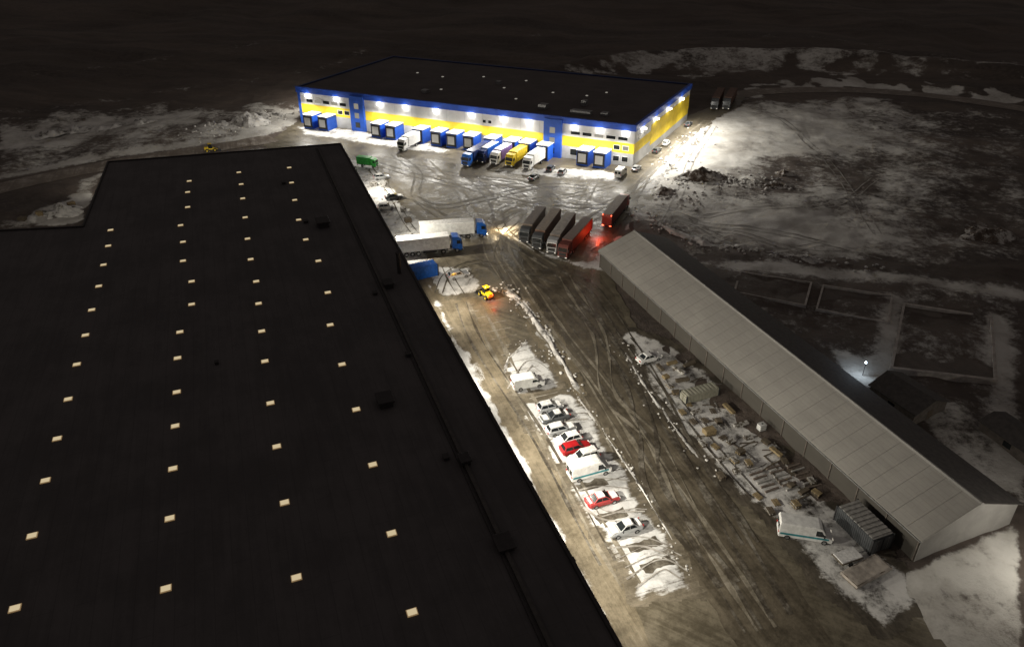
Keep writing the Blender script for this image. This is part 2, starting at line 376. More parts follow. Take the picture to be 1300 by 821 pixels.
def snowsheet(name, pts, z, m, fall=1.6, step=.45):
    """a patch of snow that thins out over `fall` metres at its rim"""
    P = np.array(W2(pts)); lo = P.min(0)-1.5; hi = P.max(0)+1.5
    gx, gy = np.meshgrid(np.arange(lo[0], hi[0], step), np.arange(lo[1], hi[1], step))
    sd = sdist(gx, gy, P)+1.6*(vnoise(gx+500, gy+500, 3.3, 51)-.5)+.9*(vnoise(gx+500, gy+500, 1.2, 52)-.5)
    e = np.clip(.25+sd/fall, 0, 1); keepv = sd > -.6
    ny_, nx_ = gx.shape; idx = np.arange(nx_*ny_).reshape(ny_, nx_)
    q = np.stack([idx[:-1, :-1], idx[:-1, 1:], idx[1:, 1:], idx[1:, :-1]], -1)
    km = keepv[:-1, :-1] | keepv[:-1, 1:] | keepv[1:, 1:] | keepv[1:, :-1]
    F_ = q[km]; used = np.unique(F_); remap = np.zeros(nx_*ny_, int); remap[used] = np.arange(len(used))
    V_ = np.stack([gx.ravel(), gy.ravel(), np.full(gx.size, z)], -1)[used]
    o = inst(npmesh(name, V_, remap[F_], 'edge', e.ravel()[used]), name, m); o['kind'] = 'structure'; return o
sheet('yard', YARD_PX, 0.0, M['yard'], .8)
sheet('road', [(600, 318), (640, 300), (690, 322), (752, 338), (775, 365), (800, 420), (830, 478), (880, 565), (930, 640), (1005, 731), (1090, 870), (965, 870), (878, 731), (800, 590), (738, 498), (700, 435), (668, 385), (625, 345)], .006, M['road'], .5)
sheet('parking_lane', [(545, 362), (610, 372), (648, 432), (645, 500), (700, 585), (790, 731), (850, 870), (800, 870), (690, 690), (600, 540)], .006, M['lane'], .4)
snowsheet('snow_patch', [(375, 160), (440, 162), (530, 178), (575, 190), (560, 196), (500, 190), (430, 178), (380, 172)], .012, M['snowd'], 3)
snowsheet('snow_patch', [(430, 195), (482, 212), (505, 240), (522, 268), (540, 285), (548, 322), (560, 335), (600, 340), (612, 362), (606, 376), (556, 378), (500, 330), (440, 240)], .012, M['snowd'], 2.0)
snowsheet('snow_strip', [(535, 340), (554, 372), (577, 412), (628, 500), (695, 640), (754, 735), (790, 800), (780, 840), (690, 690), (600, 540)], .014, M['snowf'], 1.4, .35)
snowsheet('snow_patch', [(643, 452), (660, 436), (670, 433), (688, 452), (716, 488), (712, 494), (650, 503), (639, 475)], .013, M['snowp'], 1.6, .35)
snowsheet('parking_bay', [(651, 508), (728, 494), (762, 548), (800, 606), (840, 668), (876, 728), (890, 752), (806, 762), (795, 735), (740, 648), (690, 566)], .012, M['snowp'], 1.8, .35)
snowsheet('snow_patch', [(655, 372), (668, 378), (690, 408), (715, 448), (742, 500), (730, 500), (700, 452), (672, 412)], .014, M['snowf'], 1.6, .35)
snowsheet('snow_patch', [(622, 292), (650, 270), (664, 268), (660, 300), (690, 318), (735, 332), (750, 330), (760, 318), (790, 290), (815, 262), (800, 292), (765, 345), (720, 336), (665, 316)], .013, M['snowd'], 2.0)
snowsheet('storage_ground', [(783, 424), (805, 418), (840, 428), (890, 462), (960, 520), (1060, 640), (1150, 725), (1200, 765), (1120, 800), (1060, 760), (1010, 695), (960, 640), (905, 600), (860, 545), (815, 480)], .012, M['snowy'], 2.2)
snowsheet('snow_patch', [(800, 240), (845, 195), (885, 165), (900, 155), (880, 185), (850, 220), (825, 252)], .012, M['snowd'], 2.5)
snowsheet('snow_patch', [(720, 212), (770, 216), (800, 220), (790, 232), (730, 228), (640, 222), (600, 214), (660, 212)], .012, M['snowd'], 2.8)
e_r = Vector((math.cos(RA), math.sin(RA))); e_p = Vector((math.cos(PA), math.sin(PA)))
# bare rectangles where cars have stood
for px, py in ((752, 615), (777, 654), (818, 691), (836, 716)):
    c = G2(px, py)
    sheet('bare_bay', [tuple(c+e_p*a+e_r*b_) for a, b_ in ((-2.1, -.75), (2.0, -.75), (2.0, .75), (-2.1, .75))], .017, M['bare'], .4, .4, .9, False)
# tyre tracks: curved pairs of strips
TZ = [.020]
def tracks(pts, m, half=1.0, wd=.38, name='tyre_track', seed=0, terrain=False, wander=.5):
    P = smooth(W2(pts), 14)
    for s in (-1, 1):
        vs = []; fs = []; TZ[0] += .0012
        for i, p in enumerate(P):
            d = (P[min(i+1, len(P)-1)]-P[max(i-1, 0)]).normalized(); n = Vector((-d.y, d.x))
            w_ = wd*max(.12, .7+1.1*noise.noise((p.x*.16, p.y*.16, seed+s*7))); c = p+n*(s*half+wander*2*noise.noise((p.x*.03, p.y*.03, seed)))
            for q in (c-n*w_/2, c+n*w_/2): vs.append((q.x, q.y, gz(q.x, q.y)+.07 if terrain else TZ[0]))
            if i: fs.append((2*i-2, 2*i-1, 2*i+1, 2*i))
        me = bpy.data.meshes.new(name); me.from_pydata(vs, [], fs)
        bm = bmesh.new(); bm.from_mesh(me)
        for f in bm.faces:
            if f.normal.z < 0: f.normal_flip()
        bm.to_mesh(me); bm.free()
        o = inst(me, name, m); o['kind'] = 'structure'
for i, t in enumerate(([(480, 200), (560, 218), (640, 240), (672, 268), (648, 305), (668, 350), (725, 425), (800, 540), (900, 700), (960, 800)],
    [(760, 228), (735, 262), (680, 285), (640, 312), (690, 385), (765, 490), (885, 665), (965, 800)],
    [(600, 224), (628, 258), (640, 292), (715, 350), (800, 470), (880, 590), (1000, 780)],
    [(862, 182), (822, 232), (760, 262), (690, 262), (600, 240), (510, 212)], [(700, 232), (600, 238), (530, 224), (470, 205)],
    [(600, 384), (642, 460), (700, 572), (800, 745)], [(586, 384), (622, 455), (680, 560), (770, 715)],
    [(545, 205), (580, 235), (600, 270), (640, 300), (700, 340)], [(745, 240), (690, 238), (620, 252), (560, 262), (520, 250)], [(780, 235), (730, 248), (660, 258), (622, 280), (618, 318), (650, 365), (705, 445), (790, 585)],
    [(815, 225), (790, 255), (745, 262), (700, 258)], [(905, 150), (850, 195), (800, 245), (740, 285)], [(600, 330), (660, 345), (740, 360), (800, 440), (860, 540), (950, 690)],
    [(720, 350), (760, 420), (770, 500), (830, 560), (900, 690)], [(650, 340), (720, 380), (790, 450), (830, 540), (845, 620), (930, 740)], [(612, 225), (660, 232), (700, 250), (705, 270)], [(500, 196), (530, 220), (530, 250), (560, 275)])):
    tracks(t, M['slush'] if i % 2 else M['bare'], 1.0+.08*(i % 3), .5+.14*(i % 3), seed=i, wander=.9)
for i, t in enumerate(([(556, 372), (566, 350), (590, 336), (610, 332)], [(585, 375), (572, 355), (560, 330), (540, 300)], [(470, 215), (495, 245), (515, 280), (530, 300)], [(640, 318), (632, 296), (645, 278), (662, 270)], [(735, 330), (700, 322), (670, 305)],
    [(740, 612), (765, 606), (790, 600)], [(850, 205), (880, 170), (900, 155)], [(795, 430), (830, 470), (900, 560), (960, 630)], [(655, 375), (632, 330), (640, 300)])):
    tracks(t, M['bare'], .75, .28, seed=40+i, wander=.2)
for i, t in enumerate(([(770, 690), (815, 688), (850, 700)], [(790, 716), (830, 700), (862, 712)], [(800, 740), (840, 716), (870, 730)], [(760, 650), (795, 640), (820, 640)], [(650, 495), (672, 462), (690, 470)], [(745, 640), (770, 655), (820, 655)], [(690, 540), (720, 530), (745, 528)], [(730, 618), (760, 612), (800, 615)])):
    tracks(t, M['rut'], .75, .30, seed=60+i, wander=.2)
for i, t in enumerate(([(830, 262), (900, 285), (1000, 300), (1120, 330)], [(905, 160), (880, 205), (862, 245), (840, 290)], [(940, 130), (1000, 160), (1060, 220), (1110, 300)], [(870, 280), (960, 320), (1050, 310)],
    [(845, 275), (930, 296), (1020, 320), (1090, 322)], [(830, 268), (880, 276), (960, 268), (1060, 262), (1110, 230)])):
    tracks(t, M['rut'], .9, .38, seed=80+i, terrain=True, wander=.6)
# painted bay lines on the lane
bl_ = B()
p0 = G2(585, 380)
for i in range(16):
    c = p0-e_r*2.6*i+e_p*3.2
    q = [c+e_p*2.4+e_r*.06, c-e_p*2.4+e_r*.06, c-e_p*2.4-e_r*.06, c+e_p*2.4-e_r*.06]
    bl_.poly([(p.x, p.y, .018) for p in q])
M['worn'] = surf('worn_marking', (.115, .098, .07), (.21, .18, .135), (.44, .42, .37), .5, streak=.1, soft=.1)
o = inst(bl_.mesh('bay_marking'), 'bay_marking', M['worn']); o['kind'] = 'structure'
# snow banks
def bank(name, pts, w, h, m, seed=0, z0=0):
    P = [G2(*p) for p in pts]; L = [0]
    for a, b in zip(P[:-1], P[1:]): L.append(L[-1]+(b-a).length)
    n = max(4, int(L[-1]/.5)); vs = []; fs = []; K = 9
    for i in range(n+1):
        t = L[-1]*i/n; k = max(j for j in range(len(L)) if L[j] <= t+1e-6); k = min(k, len(P)-2)
        f = (t-L[k])/(L[k+1]-L[k]); p = P[k].lerp(P[k+1], f); d = (P[k+1]-P[k]).normalized(); nn = Vector((-d.y, d.x))
        hh = h*(.35+1.2*abs(noise.noise((p.x*.25, p.y*.25, seed))))*min(1, 4*i/n+.1, 4*(n-i)/n+.1); ww = w*(.75+.9*noise.noise((p.x*.3, p.y*.3, seed+5)))
        for j in range(K):
            s = -1+2*j/(K-1); prof = max(0, math.cos(s*PI/2))**1.3
            q = p+nn*(s*ww/2+.3*w*noise.noise((p.x*.2, p.y*.2, seed+1))); r = noise.noise((q.x*1.4, q.y*1.4, seed+9))*.6+noise.noise((q.x*3.2, q.y*3.2, seed+3))*.4
            vs.append((q.x, q.y, z0-.03+hh*prof*(1+r)))
    for i in range(n):
        for j in range(K-1): fs.append((i*K+j, (i+1)*K+j, (i+1)*K+j+1, i*K+j+1))
    me = bpy.data.meshes.new(name); me.from_pydata(vs, [], fs)
    for p in me.polygons: p.use_smooth = True
    bm = bmesh.new(); bm.from_mesh(me); bmesh.ops.recalc_face_normals(bm, faces=bm.faces)
    if sum(f.normal.z for f in bm.faces) < 0: bmesh.ops.reverse_faces(bm, faces=bm.faces)
    bm.to_mesh(me); bm.free()
    o = inst(me, name, m); o['kind'] = 'structure'; return o
bank('snow_bank', [(648, 378), (660, 382), (672, 398), (700, 435), (738, 502)], 1.4, .5, M['bank'], 1)
bank('snow_bank', [(722, 490), (765, 545), (815, 620), (878, 728)], .6, .16, M['bank'], 2)
bank('snow_bank', [(640, 478), (645, 455), (665, 435)], .7, .2, M['bank'], 3)
bank('snow_bank', [(800, 268), (850, 292), (900, 312), (1000, 328), (1100, 342)], 5, 1.1, M['bank'], 4)
bank('snow_bank', [(790, 440), (815, 485), (860, 548), (910, 605)], .9, .2, M['bank'], 5)
bank('snow_bank', [(255, 170), (300, 156), (345, 146), (375, 146)], 8, 2.4, M['bank'], 6)
bank('snow_bank', [(20, 288), (60, 275), (108, 262)], 6, 1.8, M['bank'], 7)
bank('snow_bank', [(830, 235), (850, 205), (900, 160)], 3, .8, M['bank'], 8)
bank('snow_bank', [(0, 180), (90, 166), (240, 154)], 9, 1.8, M['bank'], 9)
bank('snow_bank', [(660, 378), (640, 366)], 3.5, .9, M['bank'], 10)
# loose clods of snow along the ploughed edges
cl = B(); random.seed(12)
def clods(pts, n, spread, smin, smax, terrain=False):
    P = smooth([G2(*p) for p in pts], 10)
    for _ in range(n):
        p = random.choice(P)+Vector((random.gauss(0, spread), random.gauss(0, spread))); s = random.uniform(smin, smax); zz = gz(p.x, p.y) if terrain else 0
        bm = bmesh.new(); bmesh.ops.create_icosphere(bm, subdivisions=1, radius=s)
        for v in bm.verts: v.co = Vector((v.co.x*random.uniform(.7, 1.3)+p.x, v.co.y*random.uniform(.7, 1.3)+p.y, v.co.z*.6+s*.3+zz))
        cl._add(bm)
clods([(648, 378), (672, 398), (700, 435), (738, 502)], 90, .9, .08, .35); clods([(722, 490), (765, 545), (815, 620), (878, 728)], 70, .5, .05, .2)
clods([(790, 440), (815, 485), (860, 548), (910, 605)], 60, .8, .06, .25); clods([(655, 372), (635, 366)], 40, 1.3, .1, .4); clods([(645, 455), (668, 434), (690, 455)], 25, .6, .05, .2)
clods([(835, 235), (860, 250), (880, 262)], 90, 3, .1, .5, True); clods([(860, 225), (900, 235), (940, 230)], 110, 3.5, .15, .6, True); clods([(800, 268), (900, 312), (1100, 342)], 130, 2, .12, .5, True); clods([(255, 172), (300, 158), (370, 146)], 110, 3, .15, .6, True); clods([(960, 235), (1010, 240)], 60, 4, .15, .5, True)
clods([(450, 215), (480, 235), (505, 275), (520, 310)], 90, 1.6, .1, .4); clods([(845, 215), (875, 185), (900, 160)], 80, 3, .12, .5, True)
o = inst(cl.mesh('snow_clods'), 'snow_clods', M['bank']); o['kind'] = 'stuff'; o['label'] = 'loose clods of ploughed snow along the edges of the road and yard'; o['category'] = 'snow'
def heap(name, px, py, rx, ry, h, m, label, cat, seed, rz=0):
    n = 26; b = bmesh.new(); rings = []
    for i in range(12):
        r = i/11; row = []
        for k in range(n):
            a = 2*PI*k/n; x = math.cos(a)*rx*r; y = math.sin(a)*ry*r
            e = 1+.45*noise.noise((math.cos(a)*1.5, math.sin(a)*1.5, seed))
            z = h*max(0, 1-r**1.2)*(1+.9*noise.noise((x*.45, y*.45, seed)))+.6*noise.noise((x*1.1, y*1.1, seed+2))*min(1, 3*(1-r))
            row.append(b.verts.new((x*e, y*e, z if r < 1 else -.3)))
        rings.append(row)
    for a, c in zip(rings[:-1], rings[1:]):
        for k in range(n): b.faces.new((a[k], c[k], c[(k+1) % n], a[(k+1) % n]))
    bmesh.ops.remove_doubles(b, verts=b.verts, dist=.001)
    me = bpy.data.meshes.new(name); b.to_mesh(me); b.free()
    p = G(px, py); o = inst(me, name, m); o.location = (p.x, p.y, max(0, gz(p.x, p.y)-.1)); o.rotation_euler = (0, 0, rz); return tag(o, label, cat)
heap('soil_heap', 893, 228, 7.5, 3.5, 2.6, M['dirt'], 'large dark soil heap dusted with snow in the open snow field', 'heap', 1)
heap('soil_heap', 845, 246, 3.2, 2.2, 1.5, M['dirt'], 'small soil heap at the edge of the yard, left of the large heap', 'heap', 5)
heap('soil_heap', 996, 222, 3.5, 2.0, 1.2, M['dirt'], 'low dark soil heap right of the large heap', 'heap', 8)
heap('soil_heap', 985, 240, 4.0, 2.0, 1.0, M['dirt'], 'flat dark heap in front of the low one in the snow field', 'heap', 11)
heap('soil_heap', 1255, 300, 7, 4, 2.0, M['dirt'], 'dark heap at the far right of the field', 'heap', 15)
heap('snow_heap', 318, 158, 7, 4, 3.2, M['bank'], 'rough pile of ploughed snow left of the blue warehouse', 'heap', 21)
heap('snow_heap', 84, 272, 5, 3, 2.2, M['bank'], 'rough pile of snow beside the step of the dark roof', 'heap', 27)
# ------------------------------------------------------------------ lights
def light(loc, energy, col=(1, .93, .80), kind='POINT', r=.25, aim=None, angle=150, blend=.6):
    l = bpy.data.lights.new('lamp_light', kind); l.energy = energy; l.color = col; l.shadow_soft_size = r
    o = link(bpy.data.objects.new('lamp_light', l)); o.location = loc
    if kind == 'SPOT':
        l.spot_size = math.radians(angle); l.spot_blend = blend
        o.rotation_euler = (Vector(aim)).to_track_quat('-Z', 'Y').to_euler()
    return o
w = bpy.data.worlds.new('World'); S.world = w; w.use_nodes = True
w.node_tree.nodes['Background'].inputs[0].default_value = (1, .88, .82, 1); w.node_tree.nodes['Background'].inputs[1].default_value = .077
# ------------------------------------------------------------------ far blue and yellow warehouse
A3 = G(383, 156); B3 = G(803, 212); C3 = G(872, 152)
e1 = (B3-A3).normalized(); LF = (B3-A3).length; e2 = (C3-B3).normalized(); DF = (C3-B3).length
def Wf(s, d, z=0): return A3+e1*s+e2*d+Vector((0, 0, z))
det = e1.x*e2.y-e1.y*e2.x
def SD(p):
    q = p-A3; return ((q.x*e2.y-q.y*e2.x)/det, (e1.x*q.y-e1.y*q.x)/det)
far_root = thing('warehouse', 'blue, yellow and white warehouse with a row of lit loading docks', 'warehouse', A3)
def fb(b, s0, s1, d0, d1, z0, z1):
    c = [Wf(s0, d0, z0), Wf(s1, d0, z0), Wf(s1, d1, z0), Wf(s0, d1, z0), Wf(s0, d0, z1), Wf(s1, d0, z1), Wf(s1, d1, z1), Wf(s0, d1, z1)]
    return b.hexa([p-A3 for p in c])
def fpart(name, m, box, parent=None, label=None):
    b = B(); fb(b, *box)
    return inst(b.mesh(name), name, m, parent or far_root, label=label)
fpart('wall', M['lgrey'], (0, LF, 0, DF, 6.6, 10.2))
fpart('yellow_band', M['yellow'], (-.04, LF+.04, -.04, DF+.04, 3.7, 6.6))
fpart('yellow_panel', M['yellow'], (LF-.5, LF+.07, 14, DF-.5, 2.2, 8.4))
fpart('base_wall', M['grey'], (0, LF, 0, DF, -.1, 3.7))
fpart('roof', M['roofF'], (.5, LF-.5, .5, DF-.5, 10.2, 11.6))
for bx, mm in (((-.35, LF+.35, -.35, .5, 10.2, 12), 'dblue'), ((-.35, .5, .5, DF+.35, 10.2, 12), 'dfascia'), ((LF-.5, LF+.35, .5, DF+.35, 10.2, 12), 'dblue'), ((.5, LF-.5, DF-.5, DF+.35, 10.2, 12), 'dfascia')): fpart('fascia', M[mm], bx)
def s_at(px):
    y = 156+(px-383)/(803-383)*56; return SD(G(px, y))[0]
for p0_, p1_ in ((449, 466), (691, 713)):
    s0, s1 = s_at(p0_), s_at(p1_)
    tw = fpart('stair_tower', M['blue'], (s0, s1, -.9, -.045, 0, 11.2))
    for z in (1.2, 4.2, 7.2):
        fpart('window', M['winlit'] if z > 4 else M['glass'], ((s0+s1)/2-.8, (s0+s1)/2+.8, -.95, -.9, z, z+1.7), parent=tw)
fpart('corner_trim', M['blue'], (-.08, .9, -.08, 1, 0, 10.2))
def windows(px0, px1, n, z0, z1, lit=()):
    s0, s1 = s_at(px0), s_at(px1); wd = (s1-s0)/n
    for i in range(n):
        fr = fpart('window', M['winlit'] if i in lit else M['glass'], (s0+wd*i+.4, s0+wd*(i+1)-.4, -.09, .02, z0, z1))
        fpart('frame', M['white'], (s0+wd*i+.3, s0+wd*(i+1)-.3, -.07, .02, z0-.12, z1+.12), parent=fr)
windows(392, 444, 5, 7.3, 8.3, (1, 3)); windows(388, 400, 1, 1.2, 3.0); windows(430, 447, 2, 4.6, 5.8)
windows(722, 796, 5, 7.3, 8.2, (2,)); windows(722, 735, 1, 1.2, 3); windows(776, 798, 2, 1.2, 2.6); windows(776, 798, 2, 4.5, 5.7, (1,)); windows(612, 626, 2, 7.5, 8.4)
for i in range(2):
    fpart('window', M['glass'], (LF-.02, LF+.09, 3+i*5, 5.2+i*5, 7.4, 8.4))
for s in np.arange(6, LF-2, 6.0): fpart('panel_joint', M['grey'], (s, s+.10, -.02, .01, 6.6, 10.2))
dock_px = [(404, 151), (421, 154), (487, 163), (504, 166), (540, 172), (558, 175), (577, 178), (598, 181), (742, 200), (763, 203)]
dock_s = [SD(G(px, py, 2))[0] for px, py in dock_px]
def dock(s):
    hse = fpart('dock_house', M['blue'], (s-1.75, s+1.75, -4.6, -.05, 0, 4.3))
    fpart('roof', M['snow'], (s-1.85, s+1.85, -4.7, -.05, 4.3, 4.55), parent=hse)
    fpart('dock_shelter', M['black'], (s-1.5, s+1.5, -4.9, -4.6, 1, 4.1), parent=hse)
    fpart('door', M['lgrey'], (s-1.1, s+1.1, -4.93, -4.9, 1.15, 3.6), parent=hse)
    fpart('buffer', M['black'], (s-1.6, s+1.6, -4.75, -4.6, .5, .98), parent=hse)
def fbox_px(name, px, py, sx, sy, h, m):
    s, d = SD(G(px, py, 11.6)); return fpart(name, m, (s-sx, s+sx, d-sy, d+sy, 11.6, 11.6+h))
for px, py in ((530, 93), (562, 98), (614, 98), (640, 112), (668, 103), (702, 118), (745, 122), (770, 118), (560, 114), (655, 126)):
    fbox_px('skylight', px, py, .3, .3, .2, M['farlight'])
for px, py, sx, sy, h in ((690, 138, 1.2, 1.2, 1.4), (738, 145, 3.0, 1.0, 1.1), (742, 134, .8, .8, 1.6), (633, 107, .8, .8, 1), (768, 147, 1, .8, 1.0), (540, 118, 1, 1, 1)):
    fbox_px('roof_vent', px, py, sx, sy, h, M['steel'])
WC = (1, .96, .87)
for px in (396, 432, 486, 518, 556, 600, 640, 672, 728, 760, 792):
    s = s_at(px)
    fpart('flood_lamp', M['lamp'], (s-.4, s+.4, -1.05, -.6, 9.3, 9.65))
    light(Wf(s, -3.6, 9.6), 6200, WC, 'SPOT', .5, (-e2.x*.5, -e2.y*.5, -1), 172, .55)
for d in (6, 17, 29, 42):
    fpart('flood_lamp', M['lamp'], (LF+.6, LF+1.05, d-.4, d+.4, 9.3, 9.65))
    light(Wf(LF+4.2, d, 9.6), 14500, WC, 'SPOT', .6, (e1.x*.9, e1.y*.9, -1), 172, .7)
fpart('flood_lamp', M['lamp'], (-1.05, -.6, 17.6, 18.4, 9.3, 9.65))  # unseen lamp, added to light the snow bank on the left
light(Wf(-3.5, 18, 9.8), 15000, (1, .94, .83), 'SPOT', .8, (-e1.x*2.4, -e1.y*2.4, -1), 160, .8)
# ------------------------------------------------------------------ near dark-roofed warehouse
HL = 11.0
R1 = G2(738, 731, HL); R2 = G2(432, 182, HL); dl = (R2-R1).normalized(); R0 = R1-dl*44
R3 = G2(137, 205, HL); R4 = G2(105, 287, HL); R5 = G2(0, 292, HL); R5b = R5+(R5-R4).normalized()*90; R6 = Vector((-190, 8))
OUT = [R0, R2, R3, R4, R5b, R6]
root = thing('warehouse', 'huge dark flat-roofed warehouse dotted with rows of lit skylights', 'warehouse', (R2.x, R2.y, 0)); O = Vector((R2.x, R2.y, 0))
def poly_ext(pts, z0, z1, top=True):
    b = bmesh.new(); lo = [b.verts.new((p.x-O.x, p.y-O.y, z0)) for p in pts]; hi = [b.verts.new((p.x-O.x, p.y-O.y, z1)) for p in pts]
    n = len(pts)
    for i in range(n): b.faces.new((lo[i], lo[(i+1) % n], hi[(i+1) % n], hi[i]))
    if top: b.faces.new(hi)
    bmesh.ops.recalc_face_normals(b, faces=b.faces)
    if top:
        bmesh.ops.triangulate(b, faces=[f for f in b.faces if len(f.verts) > 4])
        for f in b.faces:
            if abs(f.normal.z) > .9 and f.normal.z < 0: f.normal_flip()
    me = bpy.data.meshes.new('m'); b.to_mesh(me); b.free(); return me
inst(poly_ext(OUT, -.1, HL-.25, False), 'wall', M['grey'], root)
def obox(b, c, along, ha, hb, z0, z1):
    n = Vector((along.y, -along.x)); c = Vector((c.x, c.y))-Vector((O.x, O.y))
    q = [c-along*ha-n*hb, c+along*ha-n*hb, c+along*ha+n*hb, c-along*ha+n*hb]
    return b.hexa([(p.x, p.y, z0) for p in q]+[(p.x, p.y, z1) for p in q])
inst(poly_ext(OUT, HL-.25, HL-.24, True), 'roof', M['roofL'], root)
n = len(OUT)
for i in range(n):
    p, q = OUT[i], OUT[(i+1) % n]; d = (q-p); b = B(); obox(b, (p+q)/2, d.normalized(), d.length/2+(.15 if i % 2 else -.2), .2, HL-.3, HL+.05)
    inst(b.mesh(), 'parapet', M['vent'], root)
U1 = G2(403, 186, HL)
b = B(); obox(b, U1-dl*85, dl, 84, .2, HL-.3, HL+.1); inst(b.mesh(), 'roof_upstand', M['shedroof'], root)
b = B(); obox(b, U1-dl*85+Vector((dl.y, -dl.x))*-.55, dl, 84, .12, HL-.3, HL-.05); inst(b.mesh(), 'cable_tray', M['vent'], root)
sk = {1: [(367, 212), (370, 231), (374, 253), (379, 278), (388, 303), (404, 330), (416, 370), (419, 411), (434, 461), (452, 518), (473, 588), (497, 675), (523, 775)],
      2: [(303, 218), (306, 233), (308, 251), (311, 275), (314, 302), (318, 328), (325, 356), (328, 384), (332, 419), (336, 457), (343, 510), (351, 565), (361, 636), (376, 731)],
      3: [(240, 229), (238, 243), (238, 262), (229, 285), (232, 306), (232, 330), (243, 356), (243, 385), (228, 420), (225, 453), (224, 496), (222, 539), (219, 593), (215, 656), (210, 745)],
      4: [(140, 291), (137, 311), (131, 335), (125, 362), (116, 392), (108, 424), (97, 461), (86, 505), (72, 555), (57, 608), (40, 678), (18, 770)]}
mt = B().box(-.44, .44, -.33, .33, .10, .14, .015).mesh(); mk = B().box(-.52, .52, -.41, .41, 0, .10).mesh()
for c in sk.values():
    for px, py in c:
        p = G(px, py, HL); p.z = HL-.24
        o = inst(mt, 'skylight', M['sky_top'], root, p-O); o.rotation_euler = (0, 0, RA-PI/2)
        inst(mk, 'frame', M['sky_side'], o)
def roofvent(px, py, sz, h):
    p = G(px, py, HL); b = B(); b.box(-sz, sz, -sz*.8, sz*.8, 0, h*.75, .05)
    o = inst(b.mesh(), 'roof_vent', M['vent'], root, Vector((p.x, p.y, HL-.24))-O); o.rotation_euler = (0, 0, RA)
    inst(B().box(-sz*1.2, sz*1.2, -sz, sz, h*.75, h, .05).mesh(), 'cap', M['vent'], o)
for a in ((410, 285, 1.3, 1.3), (493, 362, .9, 1.0), (489, 510, 1.1, 1.1), (590, 585, .7, .9), (518, 450, .4, .6), (476, 372, .4, .5), (388, 281, .5, .5), (566, 580, .4, .5), (360, 232, .5, .5), (275, 460, .3, .5), (640, 690, 1.0, .7)): roofvent(*a)
p = G(507, 345, HL); b = B().cyl((0, 0, 1.9), .35, 3.8, seg=20)
ch = inst(b.mesh(), 'chimney', M['vent'], root, Vector((p.x, p.y, HL-.24))-O); inst(B().cyl((0, 0, 3.9), .45, .25, seg=20).mesh(), 'cap', M['vent'], ch)
def wall_flood(q, along, nn, pw, aim):
    b = B(); obox(b, q+nn*.55, along, .3, .2, HL-1.25, HL-1.05); fl = inst(b.mesh(), 'flood_lamp', M['vent'], root)
    b = B(); obox(b, q+nn*.55, along, .25, .15, HL-1.30, HL-1.252); inst(b.mesh(), 'lens', M['lamp'], fl)
    b = B(); obox(b, q+nn*.25, along, .06, .3, HL-1.048, HL-.95); inst(b.mesh(), 'bracket', M['vent'], fl)
    light((q.x+nn.x*1.2, q.y+nn.y*1.2, HL-1.4), pw, (1, .935, .80), 'SPOT', .3, (nn.x*aim, nn.y*aim, -1), 142, 1.0)
nn = Vector((dl.y, -dl.x))
for px, py, pw in ((440, 197, 21000), (478, 264, 23000), (520, 340, 22500), (566, 423, 22000), (615, 511, 21500), (668, 605, 19000), (722, 702, 15000)):
    q = G2(px, py, HL); q = R1+dl*(q-R1).dot(dl)
    wall_flood(q, dl, nn, pw, 2.4)
d3 = (R3-R2).normalized(); n3 = Vector((d3.y, -d3.x)); n3 = n3 if n3.y > 0 else -n3
for k in (.45, .95): wall_flood(R2.lerp(R3, k), d3, n3, 9000, 2.0)  # unseen lamps on the far wall, added to light the ground beyond
d4 = (R5-R4).normalized(); n4 = Vector((d4.y, -d4.x)); n4 = n4 if n4.y > 0 else -n4
wall_flood(R4+d4*8, d4, n4, 7000, 1.6)
# ------------------------------------------------------------------ long hall
T0 = G(1160, 712); T1 = G(757, 335); T2 = G(1283, 668)
tl = (T1-T0).normalized(); TL = (T1-T0).length-1.5; tw_ = Vector((tl.y, -tl.x, 0)); TW = (T2-T0).dot(tw_)
HA = math.atan2(tl.y, tl.x)
hall = thing('hall', 'long low ridged hall with a pale ribbed roof beside the road', 'hall', T0, HA)
EH, RH = 3.8, 6.8
ring = lambda x: [(x, 0, -.1), (x, 0, EH), (x, -TW/2, RH), (x, -TW, EH), (x, -TW, -.1)]
inst(B().loft([ring(0), ring(TL)]).mesh(), 'wall', M['hallwall'], hall)
inst(B().loft([ring(-.03), ring(-.004)]).mesh(), 'gable_wall', M['gable'], hall)
def slab(y0, z0, y1, z1, x0, x1, t, off=.03):
    nrm = Vector((0, -(z1-z0), (y1-y0))); nrm.normalize()
    if nrm.z < 0: nrm = -nrm
    lo = [Vector((x, y, z))+nrm*off for x, y, z in ((x0, y0, z0), (x1, y0, z0), (x1, y1, z1), (x0, y1, z1))]
    return [tuple(p) for p in lo]+[tuple(p+nrm*t) for p in lo]
e = .35*3/(TW/2)
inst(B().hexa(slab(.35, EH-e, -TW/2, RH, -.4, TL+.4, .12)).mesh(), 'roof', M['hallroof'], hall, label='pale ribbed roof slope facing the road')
inst(B().hexa(slab(-TW-.35, EH-e, -TW/2-.01, RH-.004, -.4, TL+.4, .12)).mesh(), 'roof', M['shedroof'], hall, label='roof slope away from the road, darkened in colour as the unlit side')  # shade of the unlit slope is put into its darker colour
rb = B().hexa(slab(.36, EH-e, -TW/2, RH, -.03, .03, .025, .145)).mesh()
for i in range(36): inst(rb, 'roof_rib', M['rib'], hall, (-.3+i*(TL+.6)/35, 0, 0))
